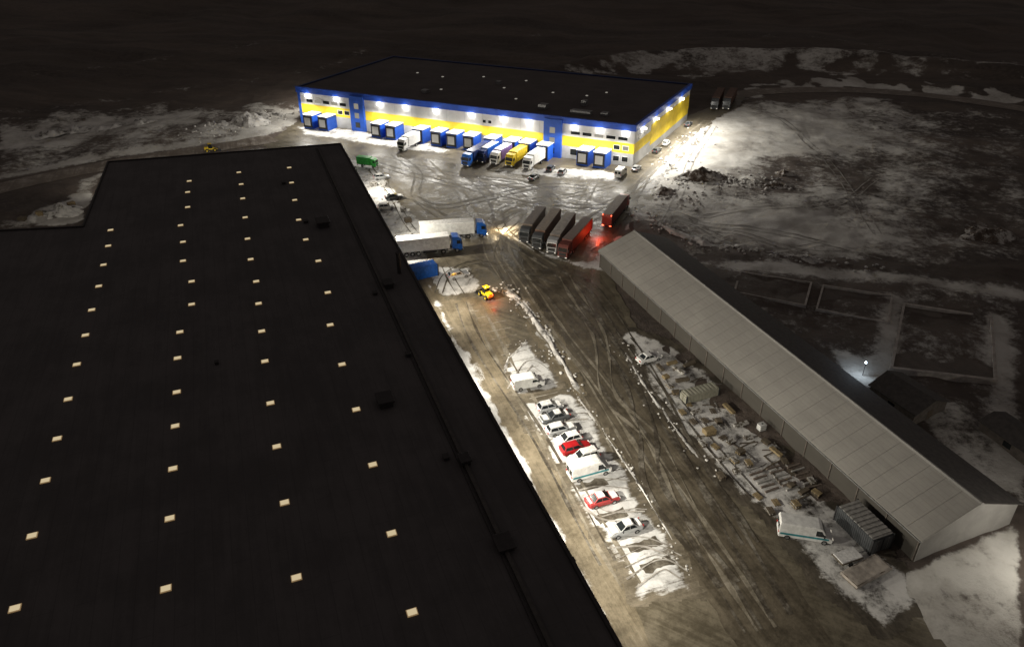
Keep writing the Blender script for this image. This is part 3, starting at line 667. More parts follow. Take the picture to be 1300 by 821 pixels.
inst(B().hexa([(-.45, -TW/2-.35, RH-.02), (TL+.45, -TW/2-.35, RH-.02), (TL+.45, -TW/2+.35, RH-.02), (-.45, -TW/2+.35, RH-.02), (-.45, -TW/2-.1, RH+.27), (TL+.45, -TW/2-.1, RH+.27), (TL+.45, -TW/2+.1, RH+.27), (-.45, -TW/2+.1, RH+.27)]).mesh(), 'ridge_cap', M['gable'], hall)
wp = B().box(0, .14, 0, .12, 0, EH-.2).mesh()
for i in range(18): inst(wp, 'wall_post', M['plot'], hall, (.1+i*(TL-.3)/17, 0, 0))
inst(B().box(-.3, TL+.3, .32, .46, EH-.32, EH-.18).mesh(), 'gutter', M['steel'], hall)
# ------------------------------------------------------------------ vehicles
def quad_on(bt, tp, i, a0, a1, t0, t1, off=.015):
    n = 4; p = lambda a, t: (Vector(bt[i]).lerp(Vector(bt[(i+1) % n]), a)).lerp(Vector(tp[i]).lerp(Vector(tp[(i+1) % n]), a), t)
    q = [p(a0, t0), p(a1, t0), p(a1, t1), p(a0, t1)]; nr = (q[1]-q[0]).cross(q[3]-q[0]).normalized()
    c = sum((Vector(v) for v in bt+tp), Vector())/8
    if nr.dot(q[0]-c) < 0: nr = -nr
    lo = [v+nr*.002 for v in q]; hi = [v+nr*off for v in q]; return [tuple(v) for v in lo+hi]
CARS = {'hatch': (4.1, .95, -1.9, .2, -1.5, 1.47), 'sedan': (4.6, .95, -1.65, .15, -.95, 1.43), 'wagon': (4.6, .95, -2.1, .2, -1.8, 1.5), 'suv': (4.6, 1.0, -2.1, .35, -1.85, 1.68)}
def wheel_mesh(r, wd): return B().cyl((0, 0, 0), r, wd, 'y', 20).mesh()
def car(kind, col, px, py, ang, label, group=None, snow=False, cat='car', lit=False):
    L, bf, br, tf, tr, ht = CARS[kind]; h = L/2; p = G(px, py, .7)
    root = thing('parked_car', label, cat, (p.x, p.y, .02), ang, group)
    def gh():
        return ([(bf, -.80, .92), (bf, .80, .92), (br, .80, .94), (br, -.80, .94)], [(tf, -.60, ht), (tf, .60, ht), (tr, .60, ht), (tr, -.60, ht)])
    def body():
        st = [(h, .36, .60, .68), (h-.15, .24, .72, .80), (1.3, .2, .87, .87), (.85, .2, .94, .89), (0, .2, .96, .89), (-1.3, .2, .98, .89), (-h+.2, .22, .96, .84), (-h, .4, .82, .74)]
        b = B(); b.loft([[(x, -w*.9, zl), (x, -w, zl+.18), (x, -w, zt-.13), (x, -w*.88, zt), (x, w*.88, zt), (x, w, zt-.13), (x, w, zl+.18), (x, w*.9, zl)] for x, zl, zt, w in st])
        return b.mesh()
    def cabin():
        bt, tp = gh(); return B().loft([bt, tp, [(tf-.15, -.45, ht+.035), (tf-.15, .45, ht+.035), (tr+.15, .45, ht+.035), (tr+.15, -.45, ht+.035)]]).mesh()
    inst(cached((kind, 'b'), body), 'body', col, root)
    inst(cached((kind, 'c'), cabin), 'cabin', col, root)
    bt, tp = gh()
    inst(cached((kind, 'ws'), lambda: B().hexa(quad_on(bt, tp, 0, .07, .93, .08, .93)).mesh()), 'windscreen', M['glass'], root)
    inst(cached((kind, 'rw'), lambda: B().hexa(quad_on(bt, tp, 2, .08, .92, .12, .9)).mesh()), 'rear_window', M['glass'], root)
    for i in (1, 3):
        for j, (u0, u1) in enumerate(((.06, .47), (.51, .92))):
            inst(cached((kind, 'sw', i, j), lambda: B().hexa(quad_on(bt, tp, i, u0, u1, .12, .88)).mesh()), 'side_window', M['glass'], root)
    for x in (1.32, -1.32):
        for y in (-.81, .81):
            wh = inst(cached('cw', lambda: wheel_mesh(.32, .2)), 'wheel', M['rubber'], root, (x, y, .30))
            inst(cached(('cr', y > 0), lambda: B().cyl((0, .02 if y > 0 else -.02, 0), .21, .2, 'y', 12).mesh()), 'rim', M['rim'], wh)
    for y in (-.55, .55):
        inst(cached('chl', lambda: B().box(-.06, .1, -.17, .17, -.07, .07, .02).mesh()), 'headlight', M['headon'] if lit else M['head'], root, (h-.12, y, .66))
        inst(cached('ctl', lambda: B().box(-.06, .05, -.13, .13, -.1, .1, .02).mesh()), 'taillight', M['tail'], root, (-h+.02, y*1.1, .82))
        inst(cached('cmi', lambda: B().box(-.07, .07, -.1, .1, -.06, .06, .02).mesh()), 'mirror', M['black'], root, (.72, y*1.75, 1.0))
    if snow:
        inst(cached((kind, 'sn'), lambda: B().box(tr+.05, tf-.05, -.56, .56, ht, ht+.11, .05).mesh()), 'roof_snow', M['snow'], root)
        inst(cached((kind, 'sh'), lambda: B().box(1.08, h-.35, -.66, .66, .88, .95, .03).mesh()), 'bonnet_snow', M['snow'], root)
        if kind == 'sedan': inst(cached((kind, 'sb'), lambda: B().box(-h+.2, br-.1, -.62, .62, .95, 1.03, .03).mesh()), 'boot_snow', M['snow'], root)
    return root
def van(col, px, py, ang, label, L=5.4, hgt=2.35, stripe=None, group=None, snow=False):
    p = G(px, py, 1.1); root = thing('parked_van', label, 'van', (p.x, p.y, .02), ang, group); h = L/2
    key = ('van', L, hgt)
    prof = [(h-.05, .3), (h, .75), (h-.12, 1.0), (h-.75, 1.25), (h-1.45, hgt-.12), (h-1.75, hgt), (-h+.12, hgt+.03), (-h, hgt-.2), (-h, .4), (-h+.1, .3)]
    inst(cached(key+('b',), lambda: B().prism(prof, -.98, .98, .07).mesh()), 'body', col, root)
    x0, z0, x1, z1 = h-.80, 1.28, h-1.42, hgt-.16
    def ws():
        d = Vector((x1-x0, 0, z1-z0)); n = Vector((d.z, 0, -d.x)).normalized(); n = n if n.x > 0 else -n
        q = [Vector((x0, -.86, z0)), Vector((x0, .86, z0)), Vector((x1, .8, z1)), Vector((x1, -.8, z1))]
        return B().hexa([tuple(v+n*.004) for v in q]+[tuple(v+n*.02) for v in q]).mesh()
    inst(cached(key+('ws',), ws), 'windscreen', M['glass'], root)
    for s in (-1, 1):
        inst(cached(key+('sw', s), lambda: B().hexa([(x, s*y, z) for y in (.982, .992) for x, z in ((h-1.0, 1.25), (h-2.1, 1.25), (h-2.1, hgt-.4), (h-1.5, hgt-.4))]).mesh()), 'side_window', M['glass'], root)
        inst(cached('chl', lambda: B().box(-.06, .1, -.17, .17, -.07, .07, .02).mesh()), 'headlight', M['head'], root, (h-.06, s*.7, .85))
        inst(cached('ctl', lambda: B().box(-.06, .05, -.13, .13, -.1, .1, .02).mesh()), 'taillight', M['tail'], root, (-h, s*.84, 1.1))
        inst(cached('vmi', lambda: B().box(-.08, .08, -.13, .13, -.17, .17, .03).mesh()), 'mirror', M['black'], root, (h-1.1, s*1.1, 1.4))
        if stripe: inst(cached(key+('st', s), lambda: B().box(-h+.2, h-.5, s*.984-.006, s*.984+.006, .75, 1.05).mesh()), 'stripe', stripe, root)
        inst(cached(key+('rdo', s), lambda: B().box(-h-.02, -h-.002, s*.46-.36, s*.46+.36, 1.25, hgt-.4).mesh()), 'rear_window', M['glass'], root)
        for x in (h-.95, -h+1.1):
            wh = inst(cached('vw', lambda: wheel_mesh(.35, .24)), 'wheel', M['rubber'], root, (x, s*.9, .33))
            inst(cached(('vr', s), lambda: B().cyl((0, s*.02, 0), .22, .24, 'y', 12).mesh()), 'rim', M['rim'], wh)
    inst(cached('bmp', lambda: B().box(-.1, .08, -.95, .95, -.12, .14, .03).mesh()), 'bumper', M['black'], root, (h-.02, 0, .45))
    if snow: inst(cached(key+('sn',), lambda: B().box(-h+.2, h-1.9, -.86, .86, hgt, hgt+.12, .05).mesh()), 'snow_cover', M['snow'], root)
    return root
def truck(fr, rr, cab, box, label, z=2., roof='snow', name='semi_truck', lights=False, tails=False, world=False, group=None, cat='truck', scale=1.0):
    f = fr if world else G(*fr, z); r = rr if world else G(*rr, z)
    d = Vector((f.x-r.x, f.y-r.y)); L = round(max(8, min(17, d.length/scale))*2)/2
    root = thing(name, label, cat, (f.x, f.y, .02), math.atan2(d.y, d.x), group); semi = L > 11; root.scale = (scale,)*3
    prof = [(-.05, .45), (0, .9), (-.02, 1.9), (-.22, 3.0), (-.75, 3.55), (-2.2, 3.75), (-2.2, .9), (-1.5, .9), (-1.5, .6), (-.6, .45)]
    inst(cached('tcab', lambda: B().prism(prof, -1.22, 1.22, .05).mesh()), 'cab', cab, root)
    inst(cached('tws', lambda: B().hexa([(-.02, -1.1, 1.95), (-.02, 1.1, 1.95), (-.2, 1.05, 2.9), (-.2, -1.05, 2.9), (.02, -1.1, 1.95), (.02, 1.1, 1.95), (-.17, 1.05, 2.9), (-.17, -1.05, 2.9)]).mesh()), 'windscreen', M['glass'], root)
    inst(cached('tgr', lambda: B().box(-.02, .03, -.85, .85, 1.0, 1.7).mesh()), 'grille', M['black'], root)
    inst(cached('tbm', lambda: B().box(-.3, .1, -1.22, 1.22, .4, .8, .05).mesh()), 'bumper', M['chassis'], root)
    for s in (-1, 1):
        inst(cached(('tsw', s), lambda: B().box(-1.25, -.4, s*1.225-.006, s*1.225+.006, 2.0, 2.8).mesh()), 'side_window', M['glass'], root)
        inst(cached('thl', lambda: B().box(-.02, .06, -.2, .2, -.1, .1, .02).mesh()), 'headlight', M['headon'] if lights else M['head'], root, (.08, s*.92, .65))
        inst(cached('tmi', lambda: B().box(-.08, .08, -.1, .1, -.35, .35, .03).mesh()), 'mirror', M['black'], root, (-.25, s*1.38, 2.3))
    inst(cached(('tch', L), lambda: B().box(-L+.6, -.6, -.45, .45, .65, 1.05).mesh()), 'chassis', M['chassis'], root)
    x0 = -2.8 if semi else -2.4
    bx = inst(cached(('tbx', L), lambda: B().box(-L, x0, -1.27, 1.27, 1.1, 3.95, .03).mesh()), 'trailer' if semi else 'cargo_box', box, root)
    if roof: inst(cached(('trf', L), lambda: B().box(-L+.06, x0-.06, -1.2, 1.2, 3.952, 4.02, .02).mesh()), 'roof', M[roof], bx)
    for s in (-1, 1): inst(cached(('tdr', s), lambda: B().box(-.03, -.004, s*.62-.58, s*.62+.58, 1.2, 3.85).mesh()), 'rear_door', M['dred'] if tails else M['steel'], bx, (-L, 0, 0))
    for s in (-1, 1):
        inst(cached('ttl', lambda: B().box(-.06, .02, -.22, .22, -.08, .08).mesh()), 'taillight', M['tailon'] if tails else M['tail'], root, (-L, s*.95, .95))
        if tails: inst(cached('mkl', lambda: B().box(-.06, .02, -.1, .1, -.08, .08).mesh()), 'marker_lamp', M['tailon'], root, (-L-.04, s*1.1, 3.8))
    inst(cached('tub', lambda: B().box(-.1, .05, -1.2, 1.2, -.08, .08).mesh()), 'underrun_bar', M['chassis'], root, (-L+.1, 0, .55))
    xs = [-1.2]+([-4.2, -L+4.4, -L+3.1, -L+1.8] if semi else [-L+2.2])
    for x in xs:
        for s in (-1, 1):
            wh = inst(cached('tw', lambda: wheel_mesh(.5, .34)), 'wheel', M['rubber'], root, (x, s*1.05, .48))
            inst(cached(('tr', s), lambda: B().cyl((0, s*.02, 0), .28, .34, 'y', 12).mesh()), 'rim', M['rim'], wh)
    if semi:
        for s in (-1, 1):
            inst(cached(('tft', s), lambda: B().cyl((-2.6, s*.95, .75), .3, 1.1, 'x', 12).mesh()), 'fuel_tank', M['steel'], root)
            inst(cached(('tsk', s, L), lambda: B().box(-L+5.4, -5.6, s*1.2-.02, s*1.2+.02, .5, 1.05).mesh()), 'side_guard', M['chassis'], root)
    return root
NF = -e2
for (px, py), c, bxm, lab, rf in (
    ((590, 213), 'truckblue', 'navy', 'blue truck with a dark blue trailer, leftmost of those backed to the long docks', 'navy'),
    ((609, 208), 'navy', 'truckblue', 'dark blue truck with a blue box, second from left in the long dock row', 'snow'),
    ((627, 210), 'white', 'purple', 'white-cabbed truck with a violet trailer backed to a dock left of the yellow truck', 'snow'),
    ((646, 213), 'tyellow', 'tyellow', 'bright yellow truck backed up to a loading dock', 'tyellow'),
    ((668, 217), 'white', 'white', 'white truck backed to a dock right of the yellow truck', 'snow'),
    ((515, 190), 'white', 'lgrey', 'short white box truck backed to the left group of docks', 'snow')):
    s, d = SD(G(px, py)); dock_s.append(s); L = min(15, max(8.5, -d-5.0)); L = round(L*2)/2
    rear = Wf(s, -5.0); fr = rear+NF*L
    truck(fr, rear, M[c], M[bxm], lab, world=True, roof=rf)
dock_s.sort(); keep = []
for s in dock_s:
    if not keep or s-keep[-1] > 3.9: keep.append(s)
for s in keep: dock(s)
truck((617, 288), (533, 294), M['truckblue'], M['white'], 'white semi trailer with a blue cab and lit headlights, farther of the long pair', lights=True)
truck((586, 306), (503, 314), M['truckblue'], M['white'], 'white semi trailer with a blue cab, nearer of the two long trailers')
truck((665, 299), (687, 270), M['dgrey'], M['greytarp'], 'dark semi truck with a grey tarp trailer, leftmost of the four parked side by side', roof='greytarp', scale=.92)
truck((681, 307), (708, 270), M['dgrey'], M['brown'], 'dark-cabbed semi truck with a brown trailer, second from left of the four', roof='tan', scale=.92)
truck((700, 313), (725, 277), M['silver'], M['greytarp'], 'grey-cabbed truck with a brownish grey box parked next to the dark red trailer', roof='paletop', scale=.92)
truck((714, 319), (753, 277), M['dred'], M['dred'], 'dark red semi truck at the right end of the four parked side by side', roof='brown', scale=.92)
truck((794, 251), (763, 290), M['red'], M['dred'], 'dark red semi truck with glowing red tail lights', roof='tan', tails=True, scale=.92)
truck((478, 204), (458, 202), M['green'], M['green'], 'small bright green truck at the end of the dark roof', roof=None, name='box_truck', scale=.72)
truck((907, 133), (917, 114), M['dgrey'], M['brown'], 'dark truck on the back track behind the blue warehouse, left one', roof=None, name='box_truck')
truck((922, 133), (936, 110), M['dgrey'], M['brown'], 'dark truck on the back track behind the blue warehouse, right one', roof=None, name='box_truck')
p = G(622, 288, 1); light((p.x+1, p.y, 1.5), 6500, (1, .78, .45), 'SPOT', .1, (1, -.12, -.12), 100, .6)
light((p.x+1.2, p.y, 1.6), 350, (1, .75, .42))
rv = G(762, 291, 2); dv = (G(795, 250, 2)-rv).normalized(); rv -= dv*1.0
light((rv.x, rv.y, 1.1), 420, (1, .07, .02), 'POINT', .1); light((rv.x, rv.y, 3.6), 200, (1, .12, .03), 'POINT', .1)
GR = 'cars parked in the snowy bay row'
car('hatch', M['silver'], 698, 515, PA, 'silver hatchback at the top of the snowy bay row', GR, True)
car('sedan', M['dgrey'], 704, 528, PA+PI, 'dark grey car second from the top of the bay row', GR, True)
car('wagon', M['silver'], 712, 543, PA, 'silver estate car third from the top of the bay row', GR, True)
car('hatch', M['white'], 721, 556, PA+PI, 'white hatchback just above the red car in the bay row', GR)
car('wagon', M['red'], 731, 567, PA, 'red estate car between white cars in the upper bay row', GR)
car('suv', M['white'], 741, 579, PA+PI, 'white snow-covered car directly above the large white van', GR, True)
van(M['white'], 748, 594, PA, 'large white van with a teal stripe parked in the bay row', 6.0, 2.5, M['teal'])
car('sedan', M['frosted'], 765, 632, PA, 'red saloon under snow standing alone below the white van', GR, True)
car('sedan', M['silver'], 793, 669, PA+PI, 'silver saloon at the bottom of the bay row', GR, True)
van(M['white'], 670, 483, PA-.05, 'white van alone on the snow patch above the bay row', 5.2, 2.1)
car('sedan', M['white'], 824, 453, PA+.1, 'white car parked at the top of the storage yard by the hall', None, True)
van(M['white'], 1022, 672, math.radians(-12), 'white van with a teal stripe among the stored goods near the hall gable', 6.4, 2.5, M['teal'])
car('wagon', M['silver'], 582, 348, math.radians(25), 'silver car on the snow below the two long trailers')
car('sedan', M['dgrey'], 500, 249, math.radians(15), 'dark car on the snow beside the roof edge of the near warehouse', None, True)
car('hatch', M['silver'], 484, 224, math.radians(20), 'silver hatchback near the far corner of the dark roof', None, True)
car('hatch', M['white'], 490, 262, math.radians(15), 'white hatchback hugging the dark roof edge above the long trailers', None, True)
car('sedan', M['dgrey'], 678, 224, math.radians(60), 'dark car standing in front of the white docked truck')
car('hatch', M['dgrey'], 699, 213, math.radians(70), 'small dark car left of a pair by the right blue stair tower')
car('hatch', M['silver'], 714, 217, math.radians(70), 'small grey car right of a pair by the right blue stair tower')
van(M['white'], 788, 218, math.radians(65), 'white van parked at the front corner of the blue warehouse', 5.4)
car('hatch', M['silver'], 808, 213, math.radians(62), 'silver hatchback just round the corner of the blue warehouse')
car('wagon', M['dgrey'], 834, 190, math.radians(62), 'dark estate car along the side wall of the blue warehouse')
car('hatch', M['white'], 846, 181, math.radians(62), 'white hatchback along the side wall of the blue warehouse', None, True)
car('sedan', M['dgrey'], 874, 157, math.radians(62), 'dark saloon at the far end of the blue warehouse side wall')
def loader(px, py, ang, label, beacon=True):
    p = G(px, py, 1); r = thing('wheel_loader', label, 'loader', (p.x, p.y, .02), ang); r.scale = (.74, .74, .74)
    inst(cached('lb', lambda: B().prism([(-2.6, .9), (-2.6, 1.9), (-1.0, 2.0), (-.9, 1.4), (1.0, 1.35), (1.1, .8)], -.75, .75, .06).mesh()), 'body', M['tyellow'], r)
    inst(cached('lc', lambda: B().prism([(-1.1, 1.4), (-1.0, 3.1), (.25, 3.1), (.5, 1.4)], -.65, .65, .05).mesh()), 'cab', M['glass'], r)
    inst(cached('lr', lambda: B().box(-1.15, .35, -.75, .75, 3.1, 3.22, .03).mesh()), 'cab_roof', M['tyellow'], r)
    la = cached('la', lambda: B().hexa([(x, y, z) for y in (-.1, .1) for x, z in ((.6, 1.5), (2.6, .6), (2.6, .4), (.6, 1.1))]).mesh())
    for s in (-1, 1): inst(la, 'lift_arm', M['tyellow'], r, (0, s*.4, 0))
    inst(cached('lk', lambda: B().prism([(2.5, .15), (3.6, .1), (3.55, .2), (2.7, .35), (2.6, 1.1), (2.45, 1.1)], -1.25, 1.25).mesh()), 'bucket', M['chassis'], r)
    for x in (-1.6, 1.3):
        for s in (-1, 1):
            wh = inst(cached('lw', lambda: wheel_mesh(.65, .45)), 'wheel', M['rubber'], r, (x, s*.95, .63))
            inst(cached(('lri', s), lambda: B().cyl((0, s*.02, 0), .32, .45, 'y', 12).mesh()), 'rim', M['tyellow'], wh)
    inst(cached('lbe', lambda: B().cyl((0, 0, .1), .09, .2).mesh()), 'beacon', M['beacon'] if beacon else M['tyellow'], r, (-.8, .4, 3.22))
    for s in (-1, 1): inst(cached('ltl', lambda: B().box(-.05, .03, -.1, .1, -.1, .1).mesh()), 'taillight', M['tailon'] if beacon else M['tail'], r, (-2.62, s*.55, 1.6))
    if beacon:
        c, s_ = math.cos(ang), math.sin(ang)
        light((p.x-.8*c, p.y-.8*s_, 3.3), 480, (1, .5, .08)); light((p.x-3.0*c, p.y-3.0*s_, 1.3), 120, (1, .06, .02))
loader(616, 371, math.radians(125), 'yellow wheel loader with a lit amber beacon clearing snow on the parking lane')
loader(268, 188, math.radians(20), 'small yellow loader beyond the far edge of the dark roof', False)
# ------------------------------------------------------------------ storage yard
def pallet_mesh():
    b = B()
    for i in range(7): b.box(-.6, .6, -.4+i*.125, -.4+i*.125+.09, .12, .145)
    for y in (-.4, -.05, .3): b.box(-.6, .6, y, y+.1, 0, .02); b.box(-.6, -.46, y, y+.1, .02, .12); b.box(-.07, .07, y, y+.1, .02, .12); b.box(.46, .6, y, y+.1, .02, .12)
    return b.mesh()
pm = pallet_mesh()
random.seed(4)
def stack_planks(L, Wd, Hh):
    b = B(); rows = max(2, int(Hh/.12)); cols = max(2, int(Wd/.2))
    for r in range(rows):
        for c in range(cols):
            o = random.uniform(-.08, .08); y = -Wd/2+c*Wd/cols; b.box(-L/2+o, L/2+o, y, y+Wd/cols-.02, r*.12, r*.12+.1)
    for x in (-L*.3, L*.3): b.box(x-.05, x+.05, -Wd/2, Wd/2, -.1, 0)
    return b.mesh()
def put(me, name, m, px, py, ang, label, cat, z=.02, group=None, zz=0):
    p = G(px, py, zz); o = inst(me, name, m); o.location = (p.x, p.y, z); o.rotation_euler = (0, 0, ang); return tag(o, label, cat, group)
for px, py, an, mm, lb in ((838, 468, RA, 'oldwood', 'low brown timber bundle below the white car'), (853, 462, PA, 'wood', 'short yellowish timber bundle right of the white car'), (862, 472, RA+.3, 'dusted', 'crooked snow-dusted timber bundle by the hall wall'), (875, 464, PA+.2, 'oldwood', 'small timber bundle tight against the hall wall'), (1040, 596, RA, 'oldwood', 'timber bundle leaning along the hall wall halfway down the yard'), (925, 520, RA, 'wood', 'narrow timber bundle right of the long pale container'),
    (866, 484, PA-.1, 'oldwood', 'brown timber bundle just above the long pale container'), (884, 524, PA+.1, 'dusted', 'snow-dusted timber bundle just below the long pale container'), (918, 584, PA, 'dusted', 'snow-dusted timber bundle at the road side left of the concrete beams'), (985, 575, RA+.1, 'wood', 'yellowish timber bundle below the white tank by the wall'), (1020, 625, PA+.2, 'oldwood', 'timber bundle above the white van at the hall end'), (940, 540, PA, 'dusted', 'snow-dusted timber bundle left of the white tank')):
    put(stack_planks(random.uniform(1.6, 2.6), .65, random.uniform(.35, .6)), 'timber_bundle', M[mm], px, py, an, lb, 'timber', .12)
def crate(sx, sy, sz):
    b = B(); b.box(-sx/2+.03, sx/2-.03, -sy/2+.03, sy/2-.03, .1, sz-.02)
    for i in range(5):
        z = .1+i*(sz-.15)/5; h = (sz-.15)/5-.04
        b.box(-sx/2, sx/2, -sy/2, -sy/2+.03, z, z+h); b.box(-sx/2, sx/2, sy/2-.03, sy/2, z, z+h); b.box(-sx/2, -sx/2+.03, -sy/2+.03, sy/2-.03, z, z+h); b.box(sx/2-.03, sx/2, -sy/2+.03, sy/2-.03, z, z+h)
    for x in (-sx*.4, sx*.35): b.box(x, x+.1, -sy/2, sy/2, 0, .1)
    return b.mesh()
for px, py, sx, sy, sz, mm, lb in ((900, 550, 1.7, 1.2, .9, 'wood', 'large pale wooden crate below the long pale container'), (912, 536, .9, .9, .6, 'oldwood', 'weathered crate right of the large wooden crate'), (935, 600, 1.0, .8, .6, 'dusted', 'snow-dusted crate near the pallets at the road side'), (1004, 618, .9, .8, .6, 'oldwood', 'weathered crate beyond the rows of concrete beams'), (845, 480, 1.0, .8, .6, 'wood', 'pale crate in front of the timber bundles'),
    (474, 236, 1.6, 1.2, 1.0, 'dusted', 'snow-dusted crate by the roof edge below the silver hatchback'), (512, 268, 1.4, 1.2, .9, 'dusted', 'snow-dusted crate right of the white hatchback by the roof edge'), (518, 282, 1.6, 1.2, 1.1, 'oldwood', 'weathered crate just above the farther long trailer')):
    put(crate(sx, sy, sz), 'wooden_crate', M[mm], px, py, PA+random.uniform(-.2, .2), lb, 'crate')
p = G(966, 546); t = thing('tank', 'white caged liquid tank close to the hall wall', 'tank', (p.x, p.y, .02), PA)
inst(B().box(-.55, .55, -.45, .45, .2, 1.2, .08).mesh(), 'container', M['white'], t); inst(B().cyl((0, 0, 1.22), .12, .1).mesh(), 'lid', M['black'], t)
b = B()
for z in (.2, .5, .85, 1.18):
    b.box(-.6, .6, -.5, -.47, z, z+.03); b.box(-.6, .6, .47, .5, z, z+.03); b.box(-.6, -.57, -.47, .47, z, z+.03); b.box(.57, .6, -.47, .47, z, z+.03)
inst(b.mesh(), 'cage', M['steel'], t); inst(pm, 'base', M['oldwood'], t)
GP = 'wooden pallets in the storage yard'
for px, py in ((908, 568), (928, 562), (940, 575), (950, 590), (905, 522), (880, 536), (962, 630), (1010, 642), (874, 514), (950, 556), (1005, 600), (985, 638), (850, 490), (918, 556), (932, 586), (972, 562), (1030, 612), (895, 534), (858, 500), (1036, 628), (866, 525), (892, 565), (915, 606), (996, 586), (978, 650)):
    an = PA+random.choice((0, PI/2))+random.uniform(-.25, .25)
    for k in range(random.choice((1, 2, 3, 4))):
        put(pm, 'pallet', M[random.choice(('oldwood', 'oldwood', 'dusted', 'wood'))], px, py, an+random.uniform(-.05, .05), 'wooden pallet lying in the snowy storage yard beside the hall', 'pallet', .02+k*.147, GP)
bd = B().box(-1.4, 1.4, -.1, .1, 0, .05).mesh()
for i in range(36):
    t_ = random.random(); px = 850+170*t_+random.uniform(-24, 20); py = 478+140*t_+random.uniform(-14, 22)
    put(bd, 'board', M[random.choice(('oldwood', 'oldwood', 'dusted', 'greytarp'))], px, py, PA+random.uniform(-.4, .4)+random.choice((0, 0, PI/2)), 'loose board lying flat on the snow in the storage yard', 'board', .02+.006*i/3, 'loose boards in the storage yard')
GB = 'concrete beams in rows in the storage yard'
bmsh = B().box(-1.1, 1.1, -.12, .12, 0, .24, .02).mesh()
for r in range(3):
    for i in range(6):
        c = G2(955+r*18, 596+r*-2); q = c-e_r*(i*.85)
        o = inst(bmsh, 'concrete_beam', M['greytarp'] if (i+r) % 3 else M['conc']); o.location = (q.x+r*.9, q.y, .02); o.rotation_euler = (0, 0, PA+random.uniform(-.04, .04)); tag(o, 'grey concrete beam lying in a row in the storage yard', 'beam', GB)
def container(px, py, ang, L, Wd, Hh, m, top, label):
    p = G(px, py, Hh/2); r = thing('shipping_container', label, 'container', (p.x, p.y, .02), ang)
    n = int(L/.3); a = []; st = (L-.2)/n
    for i in range(n):
        x = -L/2+.1+i*st; a += [(x, Wd/2-.03), (x+st*.35, Wd/2-.03), (x+st*.45, Wd/2+.03), (x+st*.9, Wd/2+.03)]
    inst(B().prismz(a+[(x, -y) for x, y in reversed(a)], .05, Hh).mesh(), 'body', m, r)
    n = int(L/.62); a = []; st = (L-.3)/n
    for i in range(n):
        x = -L/2+.15+i*st; a += [(x, Hh+.02), (x+st*.35, Hh+.02), (x+st*.4, Hh+.1), (x+st*.95, Hh+.1)]
    inst(B().prism(a+[(L/2-.15, Hh+.002), (-L/2+.15, Hh+.002)], -Wd/2+.08, Wd/2-.08).mesh(), 'roof', top, r)
    for sx in (-1, 1):
        for sy in (-1, 1): inst(B().box(sx*(L/2)-.09, sx*(L/2)+.09, sy*Wd/2-.09, sy*Wd/2+.09, 0, Hh+.04).mesh(), 'corner_post', M['chassis'], r)
    for s in (-1, 1):
        dr = inst(B().box(-L/2-.05, -L/2+.1, s*Wd/4-Wd/4+.12, s*Wd/4+Wd/4-.12, .2, Hh-.2).mesh(), 'door', m, r)
        inst(B().box(-L/2-.09, -L/2-.052, s*Wd/4-.03, s*Wd/4+.03, .2, Hh-.2).mesh(), 'lock_bar', M['steel'], dr)
container(1096, 668, RA, 6.1, 3.2, 2.4, M['dgrey'], M['conc'], 'dark grey container with a ribbed pale roof close to the hall gable')
container(888, 499, PA+.05, 6.1, 1.8, 1.5, M['pale'], M['pale'], 'long pale container in the middle of the storage yard')
a_, b_ = G2(515, 349, 1.5), G2(556, 340, 1.5); d_ = b_-a_
container(533, 344, math.atan2(d_.y, d_.x), 7.0, 2.5, 2.6, M['truckblue'], M['truckblue'], 'bright blue container beside the dark roof edge below the long trailers')
# flat sheeted load by the hall corner
p = G(1100, 724, .4); t = thing('sheeted_load', 'flat load under a pale sheet at the near corner of the hall', 'load', (p.x, p.y, .02), PA+.12)
inst(B().box(-2.9, 2.9, -1.15, 1.15, 0, .55, .04).mesh(), 'load', M['oldwood'], t)
sv = bmesh.new(); bmesh.ops.create_grid(sv, x_segments=30, y_segments=14, size=1)
for v in sv.verts:
    x, y = v.co.x*3.15, v.co.y*1.4; dr = max(0, abs(x)-2.9, abs(y)-1.15)
    v.co = Vector((min(max(x, -3), 3), min(max(y, -1.25), 1.25), .58-dr*1.3+.05*noise.noise((x*1.5, y*1.5, 3))))
me = bpy.data.meshes.new('sheet'); sv.to_mesh(me); sv.free(); inst(me, 'cover_sheet', M['paletop'], t)
p = G(1076, 706, .6); t = thing('flat_trailer', 'small snow-topped flat trailer between the van and the dark grey container', 'trailer', (p.x, p.y, .02), PA)
inst(B().box(-1.6, 1.6, -.9, .9, .55, .7, .02).mesh(), 'bed', M['oldwood'], t); inst(B().box(-1.5, 1.5, -.82, .82, .702, .86, .04).mesh(), 'snow_cover', M['snow'], t)
inst(B().box(1.6, 2.7, -.05, .05, .5, .6).mesh(), 'drawbar', M['steel'], t)
for s in (-1, 1): inst(cached('cw', lambda: wheel_mesh(.32, .2)), 'wheel', M['rubber'], t, (-.3, s*.95, .32))
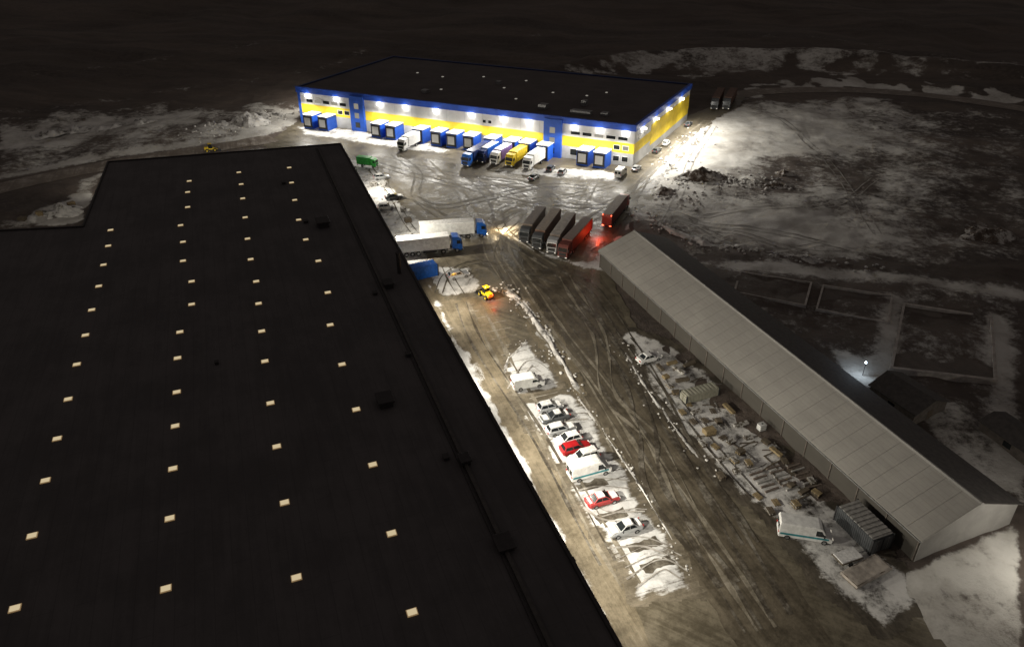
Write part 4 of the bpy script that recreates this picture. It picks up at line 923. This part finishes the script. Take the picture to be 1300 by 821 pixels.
# ------------------------------------------------------------------ plots and sheds right of the hall
def lowwall(pts, label, h=1.1):
    P = [G(*p) for p in pts]; c = P[0]; r = thing('low_wall', label, 'wall', (c.x, c.y, 0)); b = bmesh.new()
    cen = sum((p for p in P), Vector())/len(P); n = len(P); R = []
    for z, k in ((-.3, 1.0), (h, 1.0), (h, .945), (-.3, .945)):
        R.append([b.verts.new(cen+(p-cen)*k-c+Vector((0, 0, z))) for p in P])
    for a, d in zip(R, R[1:]+R[:1]):
        for i in range(n): b.faces.new((a[i], a[(i+1) % n], d[(i+1) % n], d[i]))
    bmesh.ops.recalc_face_normals(b, faces=b.faces)
    me = bpy.data.meshes.new('wall'); b.to_mesh(me); b.free()
    inst(me, 'wall', M['lowwall'], r)
    sheet('plot_soil', [tuple((cen+(p-cen)*.965).xy) for p in P], .6, M['plot'], .1, px=False)
lowwall([(938, 350), (1030, 364), (1022, 394), (930, 376)], 'low wall around the soil plot nearest the hall')
lowwall([(1043, 367), (1132, 381), (1128, 416), (1034, 398)], 'low wall around the middle soil plot')
lowwall([(1145, 390), (1258, 408), (1264, 490), (1128, 474)], 'low wall around the largest soil plot on the right')
def shed(px, py, ang, L, Wd, eh, rh, label):
    p = G(px, py); r = thing('shed', label, 'shed', p, ang)
    rg = lambda x: [(x, -Wd/2, -.2), (x, -Wd/2, eh), (x, 0, rh), (x, Wd/2, eh), (x, Wd/2, -.2)]
    inst(B().loft([rg(-L/2), rg(L/2)]).mesh(), 'wall', M['shedwall'], r)
    for s in (-1, 1):
        inst(B().hexa([(x, s*y, z+dz) for dz in (.03, .13) for x, y, z in ((-L/2-.3, Wd/2+.3, eh-.3*(rh-eh)/(Wd/2)), (L/2+.3, Wd/2+.3, eh-.3*(rh-eh)/(Wd/2)), (L/2+.3, .01, rh), (-L/2-.3, .01, rh))]).mesh(), 'roof', M['shedroof'], r)
    inst(B().box(-L/2-.03, -L/2-.002, -.6, .6, 0, 2.1).mesh(), 'door', M['oldwood'], r)
    inst(B().box(-.6, .6, Wd/2+.002, Wd/2+.03, 1.1, 2.0).mesh(), 'window', M['glass'], r)
    return r
shed(1148, 516, RA+.1, 8, 7, 2.6, 4.0, 'dark gabled shed behind the far side of the hall')
shed(1290, 570, RA, 9, 5, 2.4, 3.2, 'dark shed cut by the right edge of the photo')
p = G(1094, 480); t = thing('lamp_post', 'short dark lamp post with a small bluish lamp behind the hall', 'lamp', (p.x, p.y, 0)); inst(B().cyl((0, 0, 1.5), .05, 3.0).mesh(), 'pole', M['vent'], t)
inst(B().cyl((0, 0, 3.12), .16, .26, seg=12, r2=.1).mesh(), 'bulb', M['bulb'], t)
light((p.x-.3, p.y, 3.3), 320, (.70, .85, 1), 'POINT', .15)
# lamp mast just outside the frame that lights the near gable
q = T0-tl*9+tw_*13; t = thing('lamp_mast', 'tall lamp mast lighting the near gable of the hall', 'lamp', (q.x, q.y, 0))
inst(B().cyl((0, 0, 4), .1, 8, r2=.06).mesh(), 'pole', M['steel'], t); inst(B().box(-.4, .1, -.2, .2, 8, 8.15).mesh(), 'lamp_head', M['lamp'], t)
light((q.x-.3, q.y, 7.8), 2900, (1, .94, .82), 'POINT', .3)
# crates left
for i, (px, py, lb) in enumerate(((30, 283, 'weathered crate at the far left edge beyond the dark roof'), (52, 276, 'pale crate on the left snow heap'), (75, 266, 'small pale crate right of the other left crates'), (92, 264, 'weathered crate nearest the stepped roof corner'))):
    put(crate(1.6, 1.2, 1.1), 'wooden_crate', M['wood'] if i % 2 else M['oldwood'], px, py, .3*i, lb, 'crate', .5)
